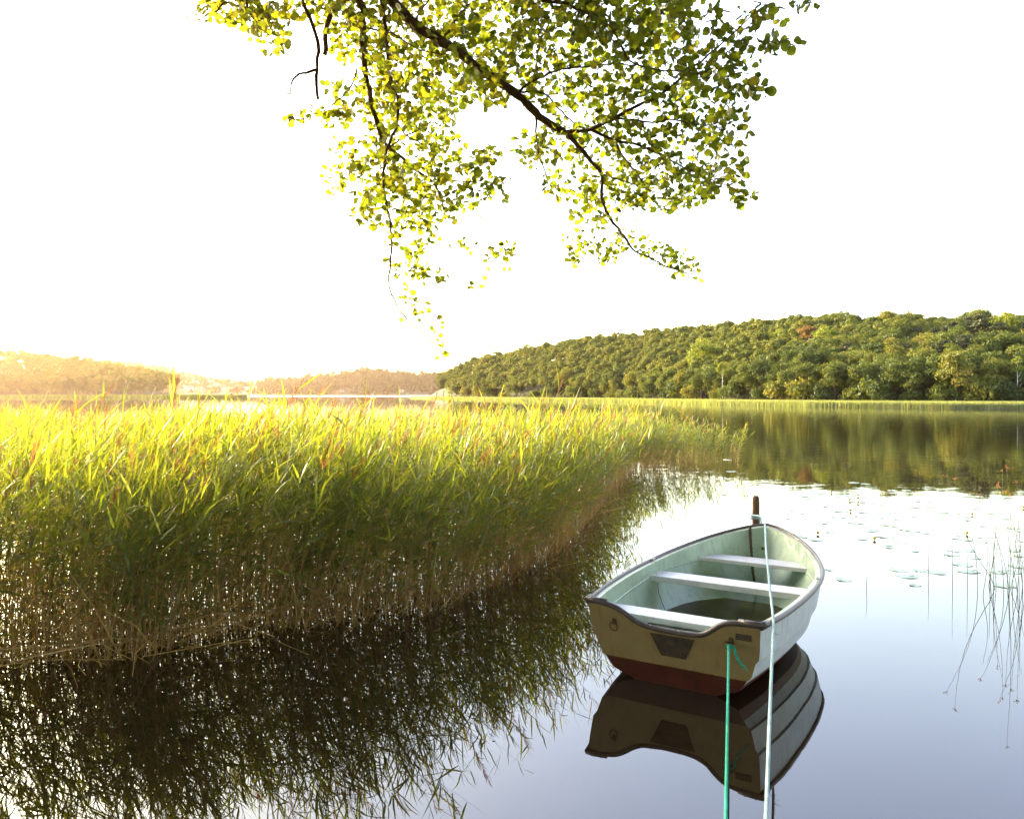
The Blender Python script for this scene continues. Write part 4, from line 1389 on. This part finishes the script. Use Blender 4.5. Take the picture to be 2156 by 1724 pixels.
# transom fittings
def tpos(r, z, out=0.0):
    return Vector((r, raky(z) - .004 - out, z))
pdm = MB()
zt, zb = .372, .222
rows_ = []
NT = 8
V = []
for j in range(NT + 1):
    f = j / NT; z = zb + (zt - zb) * f
    hw = .085 + (.155 - .085) * f
    for k in range(9):
        r = .012 - hw + 2 * hw * k / 8
        V.append(tuple(tpos(r, z, .010)))
F = [(j * 9 + k, j * 9 + k + 1, (j + 1) * 9 + k + 1, (j + 1) * 9 + k) for j in range(NT) for k in range(8)]
nq = len(V); V += [(a, b_ + .010, c) for a, b_, c in V]
Fs = []
rim = [k for k in range(9)] + [(j + 1) * 9 + 8 for j in range(NT)] + [NT * 9 + k for k in range(7, -1, -1)] + [j * 9 for j in range(NT - 1, 0, -1)]
for i in range(len(rim)):
    a, b_ = rim[i], rim[(i + 1) % len(rim)]
    Fs.append((b_, a, nq + a, nq + b_))
pdm.add(V, F + Fs, 0)
for q in ((-.05, .25), (.07, .25), (-.09, .33), (.12, .33)):
    pdm.sphere(tpos(q[0], q[1], .012), .006, 6, 1)
pdm.build('motor_pad', ['pad', 'rust'], boat)
pl = MB(); c = tpos(.492, .455, .002); pl.box(c, (.10, .005, .058), Matrix.Rotation(-.2, 3, 'X')); pl.build('maker_plate', 'pad', boat)
for (rr, zz, hang) in ((-.405, .40, True), (.41, .40, False)):
    r_ = MB()
    c = tpos(rr, zz + .01, .004)
    r_.tube([c + Vector((0, .02, 0)), c - Vector((0, .018, 0))], .008, 8)
    r_.box(c + Vector((0, .003, 0)), (.03, .008, .04))
    if hang:
        r_.ring(c + Vector((0, -.014, -.032)), .031, .0035, (.1, 1, .2), 20)
    else:
        r_.ring(c + Vector((0, -.034, -.004)), .031, .0035, (0, .15, 1), 20)
    r_.build('mooring_ring', 'rust', boat)
sh = MB(); sh.box((-.02, .16, .345), (.62, .19, .012)); sh.build('stern_shelf', 'boat_inner', boat)
lf = MB()
for k in range(30):
    p = Vector((random.uniform(-.22, .0), random.uniform(.11, .20), .353 + .0006 * k)); a = random.uniform(0, 6.28); s_ = random.uniform(.008, .02)
    u1 = Vector((math.cos(a), math.sin(a), random.uniform(-.3, .3))) * s_; v1 = Vector((-math.sin(a), math.cos(a), random.uniform(-.3, .3))) * s_ * .6
    lf.add([b2w(p - u1), b2w(p - v1), b2w(p + u1), b2w(p + v1)], [(0, 1, 2, 3)])
tag(lf.build('leaf_litter', 'rust'), 'small heap of dead leaves behind the stern bench of the boat', 'leaves', kind='stuff')
rd = MB(); rd.sphere((0, LB - .19, .50), .014, 8); rd.build('bow_eye', 'rust', boat)

# ================================================================= post, ropes, chain
post = MB()
PX = Vector(((1591.5 - CX) / FL * 8.05, 8.05, 0))
pts = [(0, 0, -.4), (0, 0, 0), (.001, 0, .3), (0, .001, .6), (.001, 0, .86), (0, 0, .905), (0, 0, .925)]
post.tube([PX + Vector(p) for p in pts], [.041, .040, .039, .038, .037, .034, .024], 14)
tag(post.build('mooring_post', 'post_wood'), 'round weathered wooden mooring post standing in the water at the bow', 'post')

def strand_rope(pts, rad, pitch, nstr=3, sag=0.0, name='rope', mat='rope_blue', seg_per=7):
    a, _ = bez(pts, [1] * len(pts), .03)
    d = np.r_[0, np.cumsum(np.linalg.norm(np.diff(a, axis=0), axis=1))]
    L = d[-1]
    n = int(L / pitch * seg_per)
    s = np.linspace(0, L, n)
    C = np.stack([np.interp(s, d, a[:, i]) for i in range(3)], 1)
    T = unit(np.gradient(C, axis=0))
    up = np.array([0, 0, 1.0])
    A = unit(np.cross(T, up)); B_ = np.cross(A, T)
    mb = MB()
    for k in range(nstr):
        ph = 2 * math.pi * (s / pitch + k / nstr)
        Q = C + (A * np.cos(ph)[:, None] + B_ * np.sin(ph)[:, None]) * rad * .6
        mb.tube([tuple(q) for q in Q], rad * .56, 5, 0)
    return mb, C
g = np.random.default_rng(5)
gx = w2b(P(1622, 1314, 4.9))
# contact with the starboard rail
def rail_at(fy):
    for t_ in np.linspace(0, 1, 400):
        r, y, z = rowpt(ROWS[0], t_)
        if y >= fy: return Vector((r, y, z))
rc_ = b2w(rail_at(.20) + Vector((-.0, 0, .028)))
bow = b2w((-.03, LB - .02, .742))
qn = Vector(((1613 - CX) / FL * 2.8, 2.8, CH - (1724 - HY) / FL * 2.8))
qe = qn + (qn - rc_).normalized() * 1.9
postp = Vector((PX.x - .035, PX.y - .03, .725))
pt = [postp, bow + Vector((0, 0, .01)), bow.lerp(rc_, .35) + Vector((0, 0, -.035)), bow.lerp(rc_, .7) + Vector((0, 0, -.035)), rc_, rc_.lerp(qn, .12) + Vector((.004, 0, -.012)), rc_.lerp(qn, .5) + Vector((0, 0, -.02)), qn, qe]
mb, C = strand_rope([tuple(p) for p in pt], .0080, .044)
for f in (.30, .46, .47):   # frayed fibres
    c = C[int(len(C) * f)]
    for k in range(9):
        e = c + g.normal(0, .022, 3)
        mb.tube([tuple(c), tuple((c + e) / 2 + g.normal(0, .004, 3)), tuple(e)], .0012, 3, 0)
# loop round the post
mb2 = [(PX.x + math.cos(a) * .050, PX.y + math.sin(a) * .050, .72 - .012 * k / 10) for k, a in enumerate(np.linspace(2.6, 2.6 + 4 * math.pi, 34))]
mb.tube(mb2, .010, 6, 0)
mb.tube([(PX.x + .045, PX.y - .02, .70), (PX.x + .052, PX.y - .02, .62), (PX.x + .04, PX.y, .56), (PX.x + .045, PX.y + .02, .66), (PX.x + .03, PX.y + .04, .70)], .007, 5, 0)
tag(mb.build('mooring_rope', 'rope_blue'), 'pale blue twisted rope running from the post over the boat to the shore', 'rope')

ring = b2w(tpos(.41, .396, .062))
qn = Vector(((1528 - CX) / FL * 2.8, 2.8, CH - (1724 - HY) / FL * 2.8))
qe2 = qn + (qn - ring).normalized() * 1.9
mb, C = strand_rope([tuple(ring), tuple(ring.lerp(qn, .3) + Vector((0, 0, -.008))), tuple(ring.lerp(qn, .7) + Vector((0, 0, -.008))), tuple(qn), tuple(qe2)], .0066, .026)
for k in range(3):
    mb.ring(ring + Vector((random.uniform(-.006, .006), random.uniform(-.004, .004), -.004 - .008 * k)), .011, .006, (random.uniform(-.5, .5), .4, 1), 10)
tail, _ = bez([tuple(ring), tuple(ring + Vector((.03, -.004, -.01))), tuple(ring + Vector((.045, -.004, -.06))), tuple(ring + Vector((.065, -.004, -.10))), tuple(ring + Vector((.095, -.004, -.135)))], [1] * 5, .01)
mb.tube([tuple(p) for p in tail], .0078, 6, 0)
mb.sphere(tail[int(len(tail) * .6)], .010, 6)
for k in range(10):
    mb.tube([tuple(tail[-1]), tuple(tail[-1] + np.array([g.normal(.02, .012), g.normal(0, .006), g.normal(-.02, .012)]))], .0015, 3, 0)
tag(mb.build('stern_rope', 'rope_teal'), 'thin bright teal rope knotted to the transom ring with a frayed tail', 'rope')

ch = MB()
cp, _ = bez([tuple(b2w((-.135, LB - .13, .70))), tuple(b2w((-.115, LB - .20, .60))), tuple(b2w((-.085, LB - .28, .45))), tuple(b2w((-.05, LB - .36, .27))), tuple(b2w((.0, LB - .42, .13)))], [1] * 5, .01)
d = np.r_[0, np.cumsum(np.linalg.norm(np.diff(cp, axis=0), axis=1))]
nlk = int(d[-1] / .020)
for k in range(nlk):
    s = (k + .5) * .020
    c = Vector([float(np.interp(s, d, cp[:, i])) for i in range(3)])
    c2 = Vector([float(np.interp(min(s + .01, d[-1]), d, cp[:, i])) for i in range(3)])
    T = (c2 - c).normalized() if (c2 - c).length > 1e-5 else Vector((0, 0, -1))
    sd = T.cross(Vector((1, .3, 0))).normalized()
    if k % 2: sd = T.cross(sd).normalized()
    lk = [c + T * .0155 * math.cos(a) + sd * .012 * math.sin(a) for a in np.linspace(0, 2 * math.pi, 11)[:-1]]
    ch.tube(lk, .0045, 5, 0, closed=True)
tag(ch.build('mooring_chain', 'rust'), 'rusty chain hanging down inside the bow of the boat', 'chain')

# ================================================================= lily pads and flowers
def zz6(x, y):
    return 1516 + x * .3908, 842.3 + y * .3908
M['lily'] = simple('lily', (.17, .24, .14), .28, .3, 8, spec=1.0)
M['bud'] = simple('bud', (.62, .42, .02), .5, .2, 20)
M['lily_stalk'] = simple('lily_stalk', (.08, .12, .03), .6)
pads = [(405,598,60),(433,612,50),(345,637,70),(562,664,60),(590,575,70),(600,622,80),(635,632,70),(650,600,80),(590,712,50),(512,752,90),(405,725,80),(450,735,90),
 (667,967,90),(585,914,50),(730,663,80),(765,686,70),(800,704,90),(830,700,60),(762,750,60),(885,735,110),(915,781,60),(968,768,75),(850,560,70),(745,550,80),(870,606,110),(925,604,70),(890,636,60),
 (960,642,60),(895,670,110),(945,680,90),(1020,575,110),(1080,595,80),(1100,545,90),(1040,628,60),(1180,605,90),(1250,608,80),(1350,632,70),(1340,648,70),(1050,815,50),(1050,998,60),(960,914,105),
 (1070,918,70),(1160,927,115),(1012,950,110),(1035,705,90),(1120,715,80),(1290,730,70),(1310,750,100),(1410,764,60),(1240,832,100),(1262,814,70),(1340,811,70),(1372,850,75),(1305,887,110),(1340,922,120),
 (1425,740,80),(1400,584,100),(1560,524,90),(1500,527,70),(1570,688,80),(1610,705,60),(1580,810,80),(1605,838,80),(1560,925,110),(1495,930,70),(1600,897,90),(1530,1001,110),(720,445,60),(785,452,50),
 (1320,516,80),(1005,486,50),(930,487,60),(480,495,90),(520,503,80),(460,517,80),(660,520,90),(695,515,80),(480,531,70),(1420,680,40),(915,794,60),(805,628,70),(720,625,60),(1390,520,60),(1060,545,70),(1130,580,60),
 (20,508,60),(60,385,60),(40,322,50),(915,662,60),(770,605,60),(1210,640,60),(1470,610,70),(1545,640,60),(1630,760,60),(990,700,50)]
padmesh = []
for k in range(3):
    b_ = MB()
    n = 22
    V = [(0, 0, .0)]; 
    for i in range(n):
        a = .28 + (2 * math.pi - .42) * i / (n - 1)
        r_ = .5 * (1 + .03 * math.sin(5 * a + k * 2) + .015 * math.sin(11 * a))
        V.append((math.cos(a) * r_, math.sin(a) * r_ * .86, .0025 * math.sin(3 * a + k) + .004))
    V += [(p[0], p[1], p[2] - .007) for p in V]
    F = [(0, i, i + 1) for i in range(1, n)]
    F += [(n + 1, n + 1 + i + 1, n + 1 + i) for i in range(1, n)]
    F += [(i, n + 1 + i, n + 2 + i, i + 1) for i in range(1, n)] + [(0, n + 1, n + 2, 1), (n, 2 * n + 1, n + 1, 0)]
    b_.add(V, F)
    me = bpy.data.meshes.new('lily_pad'); me.from_pydata(b_.v, [], b_.f); me.materials.append(M['lily']); me.update()
    padmesh.append(me)
for k, (x, y, w_) in enumerate(pads):
    D = zz6(x, y); p = onwater(*D)
    o = link('lily_pad', padmesh[k % 3], None, (p[0], p[1], -.001 + .0005 * (k % 5)))
    d_ = w_ * .3908 / FL * p[1]
    o.scale = (d_, d_, 1); o.rotation_euler = (random.uniform(-.01, .01), random.uniform(-.01, .01), random.uniform(0, 6.28))
    near_l = {12: 'single lily pad lying clear of the others, just right of the boat at mid length', 13: 'lily pad touching the right edge of the boat'}.get(k)
    tag(o, near_l or 'flat round green lily pad floating on the water right of the boat', 'lily pad', 'lily pads floating beyond and right of the boat')
fm = MB()
fm.sphere((0, 0, .028), .019, 8, 0, (1, 1, .9)); 
for k in range(5):
    a = k * 1.257
    fm.sphere((math.cos(a) * .012, math.sin(a) * .012, .034), .013, 6, 0, (1, 1, 1.1))
fme = bpy.data.meshes.new('flower'); fme.from_pydata(fm.v, [], fm.f); fme.materials.append(M['bud']); fme.polygons.foreach_set('use_smooth', fm.sm); fme.update()
fs = MB(); fs.tube([(0, 0, -.03), (.004, 0, .02)], .005, 6)
fse = bpy.data.meshes.new('stalk'); fse.from_pydata(fs.v, [], fs.f); fse.materials.append(M['lily_stalk']); fse.update()
for k, (x, y) in enumerate([(600,498),(743,515),(699,540),(743,553),(703,598),(1358,618),(527,721),(325,706),(832,751),(1330,721),(1633,580),(398,735)]):
    p = onwater(*zz6(x, y + 3))
    r_ = empty('water_lily_flower', (p[0], p[1], 0), k)
    r_.scale = (.95,) * 3
    link('blossom', fme, r_); link('stalk', fse, r_)
    lb = {7: 'yellow water-lily bud nearest the bow post', 10: 'yellow water-lily bud at the right edge of the picture', 6: 'larger yellow water-lily bud just beyond the right side of the bow'}.get(k, 'small yellow water-lily bud standing among the floating pads')
    tag(r_, lb, 'flower', 'yellow water-lily buds among the pads')

# ================================================================= rushes at the right edge
M['rush'] = simple('rush', (.10, .085, .04), .6, .3, 8)
M['rush_head'] = simple('rush_head', (.30, .10, .03), .8, .3, 40)
rush = [((1213,403),(1390,1000),.35),((1265,420),(1500,1010),-.4),((1543,355),(1556,1060),.1),((1522,378),(1440,1000),.2),((1495,465),(1452,985),.1),((1600,440),(1650,1010),-.1),((1413,620),(1412,1062),.3),
 ((1540,490),(1608,1040),-.15),((1570,505),(1635,1000),-.1),((1440,625),(1560,1030),.2),((1400,510),(1530,1040),.3),((1610,620),(1600,1050),.1),((1475,700),(1490,1000),-.1),((1636,700),(1560,1020),.1),((1520,560),(1475,1015),-.2),
 ((1555,640),(1545,1000),.1),((1250,640),(1253,985),0),((1120,700),(1121,980),.05),((1330,720),(1333,990),0),((1500,450),(1632,1035),.25),((1625,560),(1575,1060),-.1),((1450,780),(1455,1040),0),((1590,760),(1612,1070),.1),((785,935),(787,1010),.1)]
for k, (tp_, bs, cv) in enumerate(rush):
    Bp = onwater(*zz6(*bs)); D = zz6(*tp_)
    Tp = P(D[0], D[1], Bp[1] + random.uniform(-.35, .35))
    b_ = MB(); L = np.linalg.norm(Tp - Bp)
    pts = []
    for i in range(11):
        f = i / 10
        p = Bp + (Tp - Bp) * f + np.array([cv * .22, 0, 0]) * math.sin(math.pi * f) * L
        pts.append(tuple(p))
    pts[0] = (pts[0][0], pts[0][1], -.1)
    b_.tube([(p[0] - Bp[0], p[1] - Bp[1], p[2]) for p in pts], [.0032 - .002 * i / 10 for i in range(11)], 5)
    r_ = empty('rush', (Bp[0], Bp[1], 0))
    b_.build('stem', 'rush', r_)
    has = k in (0, 1, 2, 3, 4, 5, 7, 8, 10, 19)
    if has:
        hd = MB(); e = Vector(pts[-1]) - Vector((Bp[0], Bp[1], 0))
        for j in range(6):
            q = e + Vector((g.normal(0, .014), g.normal(0, .012), g.normal(-.003, .012)))
            hd.tube([e - Vector((0, 0, .02)), q], .0012, 3); hd.sphere(q, .0034, 5, 0, (1, 1, 1.6))
        hd.build('flower_head', 'rush_head', r_)
    lb = 'thin bare rush stalk rising from the water at the right'
    if has: lb = 'thin rush stalk with a small orange-brown flower head at the right'
    lb = {2: 'tallest rush with its brown flower head above the dark reflection, far right', 0: 'long rush leaning left, leftmost of those with a brown head', 23: 'tiny lone stalk in open water right of the boat middle', 17: 'faint thin stalk standing alone left of the rush cluster', 6: 'rush with a hooked bare top and long curved reflection'}.get(k, lb)
    tag(r_, lb, 'rush', 'thin rushes in the water at the right')
